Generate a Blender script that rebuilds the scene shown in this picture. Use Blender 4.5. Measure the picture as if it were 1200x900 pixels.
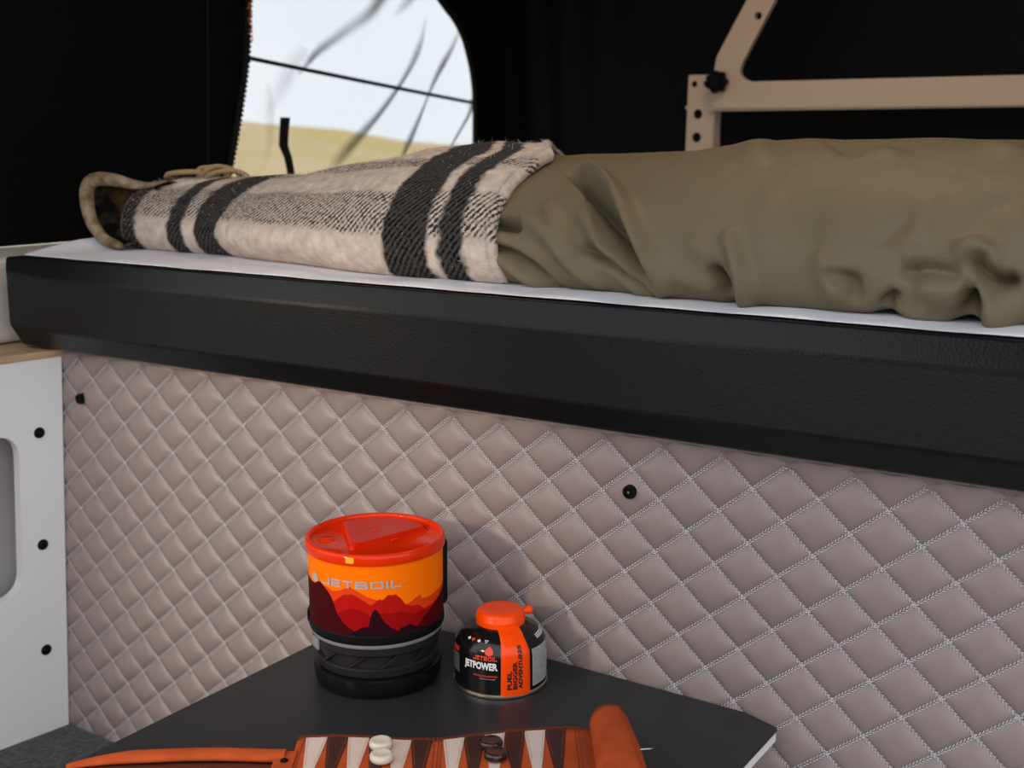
import bpy, bmesh, math, random
import numpy as np
from mathutils import Vector, Matrix
random.seed(7); rng = np.random.RandomState(5)
PI = math.pi
for o in list(bpy.data.objects): bpy.data.objects.remove(o, do_unlink=True)
SC = bpy.context.scene
COL = SC.collection

# ------------------------------------------------------------------ camera, sky, lights, exposure
cam_d = bpy.data.cameras.new('camera'); cam = bpy.data.objects.new('camera', cam_d); COL.objects.link(cam)
cam.location = (0, 0, 0)                                  # the eye is the origin of the scene
cam.rotation_euler = (math.radians(90 - 11.333), 0, math.radians(33.4875))
cam_d.sensor_width = 36; cam_d.lens = 42.51; cam_d.clip_start = .02; cam_d.clip_end = 800
cam_d.dof.use_dof = True; cam_d.dof.focus_distance = 1.13; cam_d.dof.aperture_fstop = 7.5
SC.camera = cam

W = bpy.data.worlds.new('overcast_sky'); SC.world = W; W.use_nodes = True
wn = W.node_tree; wn.nodes.clear()
def wnode(t): return wn.nodes.new(t)
w_out = wnode('ShaderNodeOutputWorld'); w_bg = wnode('ShaderNodeBackground')
w_tc = wnode('ShaderNodeTexCoord'); w_ns = wnode('ShaderNodeTexNoise'); w_cr = wnode('ShaderNodeValToRGB')
w_ns.inputs['Scale'].default_value = 3.2; w_ns.inputs['Detail'].default_value = 5
w_cr.color_ramp.elements[0].position = .36; w_cr.color_ramp.elements[0].color = (.84, .91, .98, 1)
w_cr.color_ramp.elements[1].position = .62; w_cr.color_ramp.elements[1].color = (.97, .99, 1, 1)
wn.links.new(w_tc.outputs['Generated'], w_ns.inputs['Vector']); wn.links.new(w_ns.outputs['Fac'], w_cr.inputs['Fac'])
wn.links.new(w_cr.outputs['Color'], w_bg.inputs['Color']); w_bg.inputs['Strength'].default_value = 1.8
wn.links.new(w_bg.outputs['Background'], w_out.inputs['Surface'])

SC.view_settings.view_transform = 'Standard'; SC.view_settings.look = 'None'
SC.view_settings.gamma = 1; SC.view_settings.use_curve_mapping = False
SC.view_settings.exposure = 0.0

# ------------------------------------------------------------------ materials
def mat(name, col=(.5, .5, .5), rough=.5, metal=0, spec=.5, coat=0, trans=0, sheen=0, emit=None):
    m = bpy.data.materials.new(name); m.use_nodes = True
    b = m.node_tree.nodes['Principled BSDF']
    b.inputs['Base Color'].default_value = (*col, 1); b.inputs['Roughness'].default_value = rough
    b.inputs['Metallic'].default_value = metal; b.inputs['Specular IOR Level'].default_value = spec
    b.inputs['Coat Weight'].default_value = coat; b.inputs['Transmission Weight'].default_value = trans
    b.inputs['Sheen Weight'].default_value = sheen
    if emit: b.inputs['Emission Color'].default_value = (*emit[0], 1); b.inputs['Emission Strength'].default_value = emit[1]
    return m
def nd(m, t, **kw):
    n = m.node_tree.nodes.new(t)
    for k, v in kw.items():
        if k in n.inputs: n.inputs[k].default_value = v
        else: setattr(n, k, v)
    return n
def lk(m, a, b): m.node_tree.links.new(a, b)
def bsdf(m): return m.node_tree.nodes['Principled BSDF']
def coords(m): return nd(m, 'ShaderNodeTexCoord').outputs['Object']
def add_bump(m, kind='noise', scale=300, strength=.3, dist=.001, detail=2):
    t = nd(m, 'ShaderNodeTexVoronoi' if kind == 'voronoi' else 'ShaderNodeTexNoise', Scale=scale)
    if kind != 'voronoi': t.inputs['Detail'].default_value = detail
    lk(m, coords(m), t.inputs['Vector'])
    b = nd(m, 'ShaderNodeBump', Strength=strength, Distance=dist)
    lk(m, t.outputs['Distance' if kind == 'voronoi' else 'Fac'], b.inputs['Height']); lk(m, b.outputs['Normal'], bsdf(m).inputs['Normal'])
    return m
def vary(m, c1, c2, scale=8, detail=4, lo=.35, hi=.65, stretch=None):
    t = nd(m, 'ShaderNodeTexNoise', Scale=scale, Detail=detail)
    if stretch:
        mp = nd(m, 'ShaderNodeMapping'); mp.inputs['Scale'].default_value = stretch
        lk(m, coords(m), mp.inputs['Vector']); lk(m, mp.outputs['Vector'], t.inputs['Vector'])
    else: lk(m, coords(m), t.inputs['Vector'])
    r = nd(m, 'ShaderNodeValToRGB'); e = r.color_ramp.elements
    e[0].position = lo; e[0].color = (*c1, 1); e[1].position = hi; e[1].color = (*c2, 1)
    lk(m, t.outputs['Fac'], r.inputs['Fac']); lk(m, r.outputs['Color'], bsdf(m).inputs['Base Color'])
    return m

M = {}
M['quilt'] = add_bump(vary(mat('taupe_leatherette', rough=.40, spec=.45), (.252, .196, .190), (.292, .230, .217), 6), 'voronoi', 700, .25, .0004)
M['thread'] = mat('grey_thread', (.60, .58, .60), .7)
M['black_leather'] = add_bump(mat('charcoal_leatherette', (.006, .006, .007), .40, spec=.24), 'voronoi', 420, .3, .0005)
M['white_panel'] = mat('white_laminate', (.86, .85, .87), .4)
M['recess'] = vary(mat('grey_recess', rough=.6), (.30, .28, .27), (.36, .34, .33), 5)
M['wood'] = vary(mat('beech_edge', rough=.5), (.40, .25, .14), (.55, .37, .22), 9, stretch=(3, 1, 12))
M['cream'] = mat('cream_moulding', (.66, .62, .56), .45)
M['felt'] = add_bump(vary(mat('dark_grey_felt', rough=.95, spec=.1, sheen=.3), (.018, .018, .020), (.060, .060, .064), 130, 3), 'noise', 260, .6, .003)
M['canvas'] = add_bump(mat('black_canvas', (.0030, .0028, .0034), .6, spec=.10), 'noise', 600, .3, .0006)
M['canvas_edge'] = mat('black_binding', (.012, .011, .012), .7, spec=.2)
M['orange_thread'] = mat('orange_thread', (.7, .22, .04), .7)
M['sheet'] = add_bump(mat('white_cotton', (.80, .79, .85), .85, spec=.2), 'noise', 900, .15, .0004)
M['duvet'] = add_bump(vary(mat('olive_sateen', rough=.60, spec=.24, sheen=.02), (.156, .125, .074), (.178, .144, .088), 5), 'noise', 16, .55, .010, 5)
M['table'] = add_bump(mat('charcoal_tabletop', (.021, .022, .026), .40, spec=.45), 'noise', 420, .25, .0005)
M['table_edge'] = mat('white_edge_band', (.78, .78, .78), .4)
M['steel'] = mat('brushed_steel', (.55, .55, .55), .35, metal=1)
M['bracket'] = mat('cream_painted_steel', (.62, .47, .35), .34, spec=.5)
M['black_plastic'] = mat('black_plastic', (.0045, .0045, .005), .5, spec=.12)
M['gloss_black'] = mat('gloss_black_paint', (.005, .005, .006), .16, spec=.45)
M['rim_metal'] = mat('tinplate_rim', (.62, .55, .45), .3, metal=1)
M['orange_cap'] = mat('orange_plastic', (1.0, .072, .001), .25, spec=.3)
M['lid'] = mat('translucent_red_orange_plastic', (.90, .036, .001), .10, spec=.16, trans=.2)
M['lid_flap'] = mat('red_plastic_flap', (.70, .018, .001), .12, spec=.16, trans=.1)
M['sleeve'] = mat('orange_neoprene', (1.0, .18, .0), .6, spec=.06)
for k, c in dict(far=(.72, .050, .006), mid=(.45, .006, .004), low=(.30, .002, .004), left=(.050, .001, .003),
                 right=(.075, .001, .004), spire=(.022, .002, .007), base=(.009, .003, .010)).items():
    M['p_' + k] = mat('print_' + k, c, .7, spec=.08)
M['logo_grey'] = mat('logo_grey', (.42, .38, .36), .45)
M['white_ink'] = mat('white_ink', (.72, .72, .74), .5)
M['grey_ink'] = mat('grey_ink', (.32, .34, .38), .5)
M['red_ink'] = mat('red_ink', (.75, .05, .012), .5)
M['black_ink'] = mat('black_ink', (.008, .006, .006), .5)
M['smoke'] = mat('smoky_plastic', (.0045, .0045, .005), .22, spec=.2)
M['ring'] = mat('frosted_grey_ring', (.22, .22, .24), .35)
M['burner'] = mat('burner_steel', (.018, .017, .018), .35, metal=.1, spec=.25)
M['leather'] = add_bump(vary(mat('orange_suede', rough=.8, spec=.1, sheen=.0), (.40, .064, .016), (.50, .088, .024), 40, 5), 'noise', 500, .4, .0006)
M['leather_edge'] = mat('dark_orange_leather', (.22, .045, .015), .8)
M['pt_white'] = add_bump(mat('cream_leather', (.64, .52, .46), .6), 'noise', 700, .2, .0004)
M['pt_dark'] = add_bump(mat('dark_brown_leather', (.040, .012, .010), .55), 'noise', 700, .2, .0004)
M['stitch_red'] = mat('rust_thread', (.40, .09, .03), .7)
M['checker_white'] = vary(mat('ivory_checker', rough=.3), (.62, .56, .46), (.68, .62, .53), 60)
M['checker_dark'] = mat('brown_checker', (.022, .008, .007), .22, coat=.3)
M['rope'] = mat('black_cord', (.01, .01, .011), .7)
M['grass'] = vary(mat('hazy_dry_grass', rough=1, spec=0), (.66, .53, .24), (.78, .57, .40), .09, 6, .4, .6)  # distance haze is put in by lightening the grass colour
M['gravel'] = vary(mat('grey_gravel', rough=1, spec=0), (.16, .16, .165), (.24, .24, .245), 3, 8)
M['ceiling'] = mat('grey_headliner', (.42, .42, .42), .9)
M['floor'] = vary(mat('grey_vinyl_floor', rough=.5), (.16, .16, .16), (.22, .22, .22), 20)

def film_material():
    m = bpy.data.materials.new('clear_vinyl'); m.use_nodes = True; t = m.node_tree; t.nodes.clear()
    o = t.nodes.new('ShaderNodeOutputMaterial'); mx = t.nodes.new('ShaderNodeMixShader')
    tr = t.nodes.new('ShaderNodeBsdfTransparent'); tr.inputs['Color'].default_value = (.74, .745, .75, 1)
    gl = t.nodes.new('ShaderNodeBsdfGlossy'); gl.inputs['Roughness'].default_value = .08
    mx.inputs['Fac'].default_value = .04
    t.links.new(tr.outputs[0], mx.inputs[1]); t.links.new(gl.outputs[0], mx.inputs[2]); t.links.new(mx.outputs[0], o.inputs['Surface'])
    return m
def crease_material():
    m = bpy.data.materials.new('creased_vinyl'); m.use_nodes = True; t = m.node_tree; t.nodes.clear()
    o = t.nodes.new('ShaderNodeOutputMaterial'); mx = t.nodes.new('ShaderNodeMixShader')
    tr = t.nodes.new('ShaderNodeBsdfTransparent'); df = t.nodes.new('ShaderNodeBsdfDiffuse'); df.inputs['Color'].default_value = (.04, .05, .06, 1)  # dark colour stands in for light bent away at the folds
    at = t.nodes.new('ShaderNodeAttribute'); at.attribute_name = 'dens'
    t.links.new(at.outputs['Fac'], mx.inputs['Fac'])
    t.links.new(tr.outputs[0], mx.inputs[1]); t.links.new(df.outputs[0], mx.inputs[2]); t.links.new(mx.outputs[0], o.inputs['Surface'])
    return m
M['film'] = film_material(); M['crease'] = crease_material()

def plaid_material():
    m = mat('plaid_wool', rough=1, spec=.03, sheen=.05)
    uv = nd(m, 'ShaderNodeUVMap'); uv.uv_map = 'cloth'
    sp = nd(m, 'ShaderNodeSeparateXYZ'); lk(m, uv.outputs['UV'], sp.inputs[0])
    ns = nd(m, 'ShaderNodeTexNoise', Scale=70, Detail=4); lk(m, uv.outputs['UV'], ns.inputs['Vector'])
    def math_(op, a, b=None, clamp=False):
        n = nd(m, 'ShaderNodeMath'); n.operation = op; n.use_clamp = clamp
        for i, v in enumerate((a, b)):
            if v is None: continue
            if isinstance(v, (int, float)): n.inputs[i].default_value = v
            else: lk(m, v, n.inputs[i])
        return n.outputs[0]
    wob = math_('MULTIPLY', math_('SUBTRACT', ns.outputs['Fac'], .5), .016)
    U = math_('ADD', sp.outputs['X'], wob); V = math_('ADD', sp.outputs['Y'], wob)
    def band(co, lo, hi, soft=.004):
        a = nd(m, 'ShaderNodeMapRange'); a.interpolation_type = 'SMOOTHSTEP'
        a.inputs[1].default_value = lo - soft; a.inputs[2].default_value = lo + soft; lk(m, co, a.inputs[0])
        b = nd(m, 'ShaderNodeMapRange'); b.interpolation_type = 'SMOOTHSTEP'
        b.inputs[1].default_value = hi - soft; b.inputs[2].default_value = hi + soft; lk(m, co, b.inputs[0])
        return math_('SUBTRACT', a.outputs[0], b.outputs[0])
    def total(co, bands):
        r = None
        for lo, hi in bands:
            s = band(co, lo, hi); r = s if r is None else math_('MAXIMUM', r, s)
        return r
    du = total(U, [(-1.372, -1.345), (-1.325, -1.298), (-1.232, -1.203), (-1.180, -1.128), (-.818, -.758), (-.744, -.714)])
    dv = total(V, [(-.02, .010), (.064, .118), (.168, .190), (.30, .355), (.37, .39), (.52, .60)])
    ln = math_('MULTIPLY', du, .0)
    # diagonal twill lines show where only one of the two yarn systems is black
    tw = math_('SINE', math_('ADD', math_('MULTIPLY', sp.outputs['X'], 820.0), math_('MULTIPLY', sp.outputs['Y'], -700.0)))
    ns3 = nd(m, 'ShaderNodeTexNoise', Scale=260, Detail=3); lk(m, uv.outputs['UV'], ns3.inputs['Vector'])
    tw2 = math_('ADD', math_('MULTIPLY', tw, .5), math_('ADD', math_('MULTIPLY', math_('SUBTRACT', ns.outputs['Fac'], .5), 2.0), math_('MULTIPLY', math_('SUBTRACT', ns3.outputs['Fac'], .5), 3.0)))
    tw3 = math_('ADD', math_('MULTIPLY', tw2, 1.0), .45, True)
    half_v = math_('MULTIPLY', dv, math_('MULTIPLY', tw3, .95))
    half_u = math_('MULTIPLY', du, math_('ADD', math_('MULTIPLY', tw3, .10), .90))
    dark = math_('MAXIMUM', half_u, half_v, True)
    cr = nd(m, 'ShaderNodeMix'); cr.data_type = 'RGBA'
    lk(m, dark, cr.inputs['Factor'])
    lt = nd(m, 'ShaderNodeValToRGB'); e = lt.color_ramp.elements
    e[0].position = .3; e[0].color = (.54, .43, .36, 1); e[1].position = .7; e[1].color = (.78, .66, .57, 1)
    lk(m, ns.outputs['Fac'], lt.inputs['Fac']); lk(m, lt.outputs['Color'], cr.inputs['A'])
    cr.inputs['B'].default_value = (.007, .007, .008, 1)
    lk(m, cr.outputs['Result'], bsdf(m).inputs['Base Color'])
    n2 = nd(m, 'ShaderNodeTexNoise', Scale=420, Detail=3); lk(m, uv.outputs['UV'], n2.inputs['Vector'])
    bp = nd(m, 'ShaderNodeBump', Strength=.7, Distance=.003); lk(m, n2.outputs['Fac'], bp.inputs['Height']); lk(m, bp.outputs['Normal'], bsdf(m).inputs['Normal'])
    return m
M['plaid'] = plaid_material()
M['ochre_cloth'] = add_bump(vary(mat('ochre_cream_wool', rough=1, spec=.03), (.17, .11, .055), (.38, .29, .20), 60, 5), 'noise', 420, .7, .003)
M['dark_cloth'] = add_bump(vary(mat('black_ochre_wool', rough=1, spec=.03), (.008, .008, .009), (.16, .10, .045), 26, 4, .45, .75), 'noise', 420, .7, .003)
M['fibre'] = mat('wool_fibre', (.62, .54, .49), .9)
M['fibre_ochre'] = mat('ochre_wool', (.42, .27, .12), .95, sheen=.3)

# ------------------------------------------------------------------ builders
def link(name, me, m=None, parent=None, smooth=False):
    o = bpy.data.objects.new(name, me); COL.objects.link(o)
    if m is not None: me.materials.append(M[m] if isinstance(m, str) else m)
    if smooth: me.polygons.foreach_set('use_smooth', [True] * len(me.polygons))
    if parent is not None: o.parent = parent
    return o
def obj(name, V, F, m=None, parent=None, smooth=False):
    me = bpy.data.meshes.new(name); me.from_pydata([tuple(v) for v in V], [], F); me.update()
    return link(name, me, m, parent, smooth)
def from_bm(name, bm, m=None, parent=None, smooth=False):
    me = bpy.data.meshes.new(name); bmesh.ops.recalc_face_normals(bm, faces=bm.faces[:]); bm.to_mesh(me); bm.free()
    return link(name, me, m, parent, smooth)
def tag(o, label, cat, group=None):
    o['label'] = label; o['category'] = cat
    if group: o['group'] = group
    return o
def struct(o): o['kind'] = 'structure'; return o
def stuff(o): o['kind'] = 'stuff'; return o
def thing(name, loc, label, cat, group=None):
    o = bpy.data.objects.new(name, None); o.empty_display_size = .03; COL.objects.link(o); o.location = loc
    return tag(o, label, cat, group)
def bevel(o, w, seg=3, ang=30):
    b = o.modifiers.new('bevel', 'BEVEL'); b.width = w; b.segments = seg; b.limit_method = 'ANGLE'; b.angle_limit = math.radians(ang); b.harden_normals = False
    return o
def box_bm(bm, c, s, R=None):
    r = bmesh.ops.create_cube(bm, size=1)
    for v in r['verts']:
        p = Vector((v.co.x * s[0], v.co.y * s[1], v.co.z * s[2]))
        v.co = (R @ p if R else p) + Vector(c)
def box(name, c, s, m, parent=None, bev=0, R=None):
    bm = bmesh.new(); box_bm(bm, c, s, R); o = from_bm(name, bm, m, parent)
    if bev: bevel(o, bev)
    return o
def lathe(name, prof, m, parent, n=64, c=(0, 0, 0), closed=False):
    V = []; F = []; k = len(prof)
    for i in range(n):
        a = 2 * PI * i / n
        for r, z in prof: V.append((c[0] + r * math.cos(a), c[1] + r * math.sin(a), c[2] + z))
    for i in range(n):
        j = (i + 1) % n
        for q in range(k - 1 + (1 if closed else 0)):
            q2 = (q + 1) % k
            F.append((i * k + q, j * k + q, j * k + q2, i * k + q2))
    bm = bmesh.new(); me = bpy.data.meshes.new(name); me.from_pydata(V, [], F); bm.from_mesh(me)
    bmesh.ops.remove_doubles(bm, verts=bm.verts[:], dist=1e-6)
    o = from_bm(name, bm, m, parent, True)
    e = o.modifiers.new('split', 'EDGE_SPLIT'); e.split_angle = math.radians(40)
    return o
def tube_geo(pts, r, n=8, V=None, F=None, caps=True):
    V = [] if V is None else V; F = [] if F is None else F
    pts = [Vector(p) for p in pts]; k = len(pts); base = len(V); ref = None
    for i, p in enumerate(pts):
        t = (pts[min(i + 1, k - 1)] - pts[max(i - 1, 0)]).normalized()
        if ref is None: ref = t.orthogonal().normalized()
        ref = (ref - t * ref.dot(t)).normalized(); b = t.cross(ref)
        rr = r[i] if isinstance(r, (list, tuple)) else r
        for q in range(n):
            a = 2 * PI * q / n; V.append(p + (ref * math.cos(a) + b * math.sin(a)) * rr)
    for i in range(k - 1):
        for q in range(n):
            q2 = (q + 1) % n
            F.append((base + i * n + q, base + i * n + q2, base + (i + 1) * n + q2, base + (i + 1) * n + q))
    if caps:
        F.append(tuple(base + q for q in range(n))[::-1]); F.append(tuple(base + (k - 1) * n + q for q in range(n)))
    return V, F
def tube(name, pts, r, m, parent=None, n=8):
    V, F = tube_geo(pts, r, n); return obj(name, V, F, m, parent, True)
def plate_bm(outer, holes, th, org, U, Vv, N):
    """A flat plate with real holes: outline and holes in plane coordinates, thickness th along N."""
    bm = bmesh.new(); loops = []
    for lp in [outer] + holes:
        vs = [bm.verts.new(Vector(org) + Vector(U) * a + Vector(Vv) * b) for a, b in lp]
        loops += [bm.edges.new((vs[i], vs[(i + 1) % len(vs)])) for i in range(len(vs))]
    bmesh.ops.triangle_fill(bm, use_beauty=True, use_dissolve=False, edges=loops)
    r = bmesh.ops.extrude_face_region(bm, geom=bm.faces[:])
    for v in r['geom']:
        if isinstance(v, bmesh.types.BMVert): v.co += Vector(N) * th
    return bm
def circle(c, r, n=20, ry=None): return [(c[0] + r * math.cos(2 * PI * i / n), c[1] + (ry or r) * math.sin(2 * PI * i / n)) for i in range(n)]
def round_poly(pts, rad, seg=6):
    out = []; k = len(pts)
    for i in range(k):
        p = Vector(pts[i]); a = Vector(pts[i - 1]); b = Vector(pts[(i + 1) % k])
        r = rad[i] if isinstance(rad, (list, tuple)) else rad
        if r <= 0: out.append(tuple(p)); continue
        d1 = (a - p).normalized(); d2 = (b - p).normalized()
        s = p + d1 * r; e = p + d2 * r
        for j in range(seg + 1):
            t = j / seg; out.append(tuple(s * (1 - t) ** 2 + p * 2 * t * (1 - t) + e * t * t))
    return out
def grid_faces(a, b, wrap=False):
    return [(i * b + j, (i + 1) * b + j, (i + 1) * b + j + 1, i * b + j + 1) for i in range(a - 1) for j in range(b - 1)]
def text_bm(body, h, sx=1.0, bold=0.0, spacing=1.0):
    """Outlines of built-in lettering as flat faces, height h, origin at lower left; returns (bmesh, width)."""
    cu = bpy.data.curves.new('lettering', 'FONT'); cu.body = body; cu.size = 1; cu.offset = bold; cu.space_character = spacing; cu.resolution_u = 3
    to = bpy.data.objects.new('lettering_tmp', cu); COL.objects.link(to)
    dg = bpy.context.evaluated_depsgraph_get(); me = bpy.data.meshes.new_from_object(to.evaluated_get(dg))
    bpy.data.objects.remove(to, do_unlink=True); bpy.data.curves.remove(cu)
    bm = bmesh.new(); bm.from_mesh(me); bpy.data.meshes.remove(me)
    xs = [v.co.x for v in bm.verts]; ys = [v.co.y for v in bm.verts]
    s = h / (max(ys) - min(ys))
    for v in bm.verts: v.co = Vector(((v.co.x - min(xs)) * s * sx, (v.co.y - min(ys)) * s, 0))
    bmesh.ops.triangulate(bm, faces=bm.faces[:])
    long = [e for e in bm.edges if e.calc_length() > .003]
    if long: bmesh.ops.subdivide_edges(bm, edges=long, cuts=2); bmesh.ops.triangulate(bm, faces=bm.faces[:])
    return bm, (max(xs) - min(xs)) * s * sx

# ------------------------------------------------------------------ the place: ground, floor, shell
gx = np.linspace(-170, 60, 70); gy = np.linspace(-60, 200, 70); V = []
for x in gx:
    for y in gy:
        d = math.hypot(x, y); az = math.atan2(-x, y)          # bearing left of the wall normal
        ridge = np.interp(az, [.35, .60, .64, .67, .695, .72, .755, .80, .85, 1.2], [-1.2, -.75, -.5, -.08, .25, .62, .70, 1.0, 1.1, 1.2])
        k = np.clip((d - 22) / 55, 0, 1); k = k * k * (3 - 2 * k)
        V.append((x, y, -2.0 + (2.0 + ridge * 1.35) * k + .25 * k * math.sin(x * .21) * math.cos(y * .17)))
struct(obj('hillside', V, grid_faces(70, 70), 'grass', None, True))
gv = [(24 * math.cos(t), 24 * math.sin(t), -1.93) for t in np.linspace(0, 2 * PI, 49)[:-1]]
struct(obj('ground', gv, [tuple(range(48))], 'gravel'))

struct(box('floor', (-.62, .57, -1.225), (2.24, 3.56, .05), 'floor'))
struct(box('ceiling', (-.62, 1.34, .83), (2.24, 2.12, .04), 'ceiling'))
# unseen near wall, added and sized to block light from the front left
struct(box('wall_near', (-.80, -1.20, -.20), (1.5, .04, 2.02), 'ceiling'))

# wall_back: quilted leatherette panel below the bed. Lattice of sewn lines, each diamond a pad of its own.
QA, QB, QS = .0598, .0502, -.00189; QX, QZ, QY, TILT = -1.3154, -.2746, .9745, .0305
def qpos(i, j): return Vector((QX + QA * i + QS * j, QY - TILT * QB * j, QZ - QB * j))
Q_TOP, Q_BOT, Q_R = QZ + .0065, -.800, .46
def left_edge(z): return -1.352 - .0417 * (-.276 - z)
yb0 = QY + .004
def py(z): return QY - TILT * (QZ - z)
back_v = [(left_edge(Q_TOP), py(Q_TOP) + .003, Q_TOP), (Q_R, py(Q_TOP) + .003, Q_TOP), (Q_R, py(Q_BOT) + .003, Q_BOT), (left_edge(Q_BOT), py(Q_BOT) + .003, Q_BOT)]
back_v += [(x, 1.02, z) for x, y, z in back_v]
wall_back = struct(obj('wall_back', back_v, [(0, 1, 2, 3), (7, 6, 5, 4), (0, 4, 5, 1), (1, 5, 6, 2), (2, 6, 7, 3), (3, 7, 4, 0)], 'quilt'))
NCELL = 8; PADH = .0059
def gprof(t): return 1 - abs(2 * t - 1) ** 3.2
e_r = qpos(.5, .5) - qpos(0, 0); e_l = qpos(-.5, .5) - qpos(0, 0)
cellV = []
for a in range(NCELL + 1):
    for b in range(NCELL + 1):
        u, v = a / NCELL, b / NCELL
        u = .5 - .5 * math.cos(PI * u) * (.75 + .25 * abs(math.cos(PI * u))); v = .5 - .5 * math.cos(PI * v) * (.75 + .25 * abs(math.cos(PI * v)))
        cellV.append(e_r * u + e_l * v + Vector((0, -PADH * (gprof(u) * gprof(v)) ** .75 + .0005, 0)))
cellF = [tuple(reversed(f)) for f in grid_faces(NCELL + 1, NCELL + 1)]
cell_me = bpy.data.meshes.new('quilt_diamond'); cell_me.from_pydata([tuple(v) for v in cellV], [], cellF); cell_me.update()
cell_me.materials.append(M['quilt']); cell_me.polygons.foreach_set('use_smooth', [True] * len(cell_me.polygons))
rest = bmesh.new(); lines_seen = set(); n_cells = 0
for k in range(-4, 64):
    for j2 in range(-2, 24):
        if (k + j2) % 2: continue
        i, j = k / 2, j2 / 2
        top, bot, lf, rg = qpos(i, j), qpos(i, j + 1), qpos(i - .5, j + .5), qpos(i + .5, j + .5)
        if bot.z > Q_TOP - .002 or top.z < Q_BOT + .002 or rg.x < left_edge(rg.z) + .002 or lf.x > Q_R - .002: continue
        cut = top.z > Q_TOP or bot.z < Q_BOT or lf.x < left_edge(lf.z) or rg.x > Q_R
        seen = rg.x < .02 and not (bot.z < -.56 and -1.13 < lf.x < -.42)          # shown beside and above the table
        if not cut and seen:
            o = bpy.data.objects.new('quilt_diamond', cell_me); COL.objects.link(o); o.parent = wall_back; o.location = top; n_cells += 1
            continue
        bm = bmesh.new(); vs = [bm.verts.new(top + v) for v in cellV]
        for f in cellF: bm.faces.new([vs[q] for q in f])
        if cut:
            for co, no in ((Vector((0, 0, Q_TOP)), Vector((0, 0, 1))), (Vector((0, 0, Q_BOT)), Vector((0, 0, -1))), (Vector((Q_R, 0, 0)), Vector((1, 0, 0))),
                           (Vector((left_edge(-.5), 0, -.5)), Vector((-1, 0, .0417)).normalized())):
                bmesh.ops.bisect_plane(bm, geom=bm.verts[:] + bm.edges[:] + bm.faces[:], plane_co=co, plane_no=no, clear_outer=True)
        if not bm.faces: bm.free(); continue
        if cut and seen:
            for f in bm.faces: f.smooth = True
            me = bpy.data.meshes.new('quilt_diamond'); bm.to_mesh(me); bm.free(); link('quilt_diamond', me, 'quilt', wall_back); n_cells += 1
        else:
            tm = bpy.data.meshes.new('tmp'); bm.to_mesh(tm); bm.free(); rest.from_mesh(tm); bpy.data.meshes.remove(tm)
for f in rest.faces: f.smooth = True
me = bpy.data.meshes.new('quilt_padding'); rest.to_mesh(me); rest.free(); stuff(link('quilt_padding', me, 'quilt', wall_back))
# rounded top edge of the panel with the quilting wrapped over it
rollV = []; nx = 140
for a in range(nx):
    x = left_edge(Q_TOP) + (Q_R - left_edge(Q_TOP)) * a / (nx - 1)
    for b in range(9):
        ph = b / 8 * PI * .62
        rollV.append((x, py(Q_TOP) + .0095 - .0125 * math.cos(ph), Q_TOP - .0005 + .0075 * math.sin(ph) + .0006 * abs(math.sin(PI * (x - QX) / QA))))
obj('top_roll', rollV, grid_faces(nx, 9), 'quilt', wall_back, True)
# double rows of thread along every sewn line
SV = []; SF = []
def stitch(p, d, w, h):
    base = len(SV); n = Vector((0, -1, 0)); s = d.cross(n).normalized() * w
    for q, off in ((-.5, .2), (-.3, 1), (.3, 1), (.5, .2)):
        for sg in (-1, 1): SV.append(p + d * q + s * sg * (.6 if abs(q) == .5 else 1) + n * h * off)
    for a in range(3): SF.append((base + a * 2, base + a * 2 + 1, base + a * 2 + 3, base + a * 2 + 2))
    SF.append((base, base + 2, base + 4, base + 6)); SF.append((base + 7, base + 5, base + 3, base + 1))
def inside(p, m_=.002): return Q_BOT < p.z < QZ - .0015 and left_edge(p.z) + m_ < p.x < Q_R
for k in range(-60, 80):
    for sgn in (1, -1):
        e = e_r if sgn > 0 else -e_l                       # down-right and up-right lines
        e = Vector((e.x, e.y, e.z)); L = e.length; d0 = e / L
        o0 = qpos(k * .5, 0) if False else qpos(k, 0)
        perp = d0.cross(Vector((0, -1, 0))).normalized()
        if sgn > 0: t0, t1 = -2, 24
        else: t0, t1 = -24, 2
        ns_ = int((t1 - t0) * L / .0036)
        for q in range(ns_):
            for row in (-1, 1):
                p = o0 + d0 * (t0 * L + (q + (.0 if row < 0 else .5)) * .0036) + perp * row * .00085
                if not inside(p): continue
                p.y = py(p.z) - .0014
                dd = (d0 + perp * .42 * row).normalized() * .0033
                stitch(p, dd, .0004, .0007)
stuff(obj('stitching', SV, SF, 'thread', wall_back))
for pp, rr in (((-1.3090, -.3260), .0068), ((-.5080, -.3205), .0068)):
    c = Vector((pp[0], py(pp[1]) - .0060, pp[1]))
    b = lathe('fastener', [(0, .0022), (rr * .35, .0022), (rr * .4, .0012), (rr * .62, .0014), (rr * .68, .003), (rr * .92, .0028), (rr, .0), (rr, -.006)], 'black_plastic', wall_back, 32)
    b.rotation_euler = (PI / 2, 0, 0); b.location = c
    if pp[0] > -1:
        s = lathe('stud', [(0, .0030), (rr * .14, .0030), (rr * .16, .0015)], 'steel', b, 20)

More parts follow.
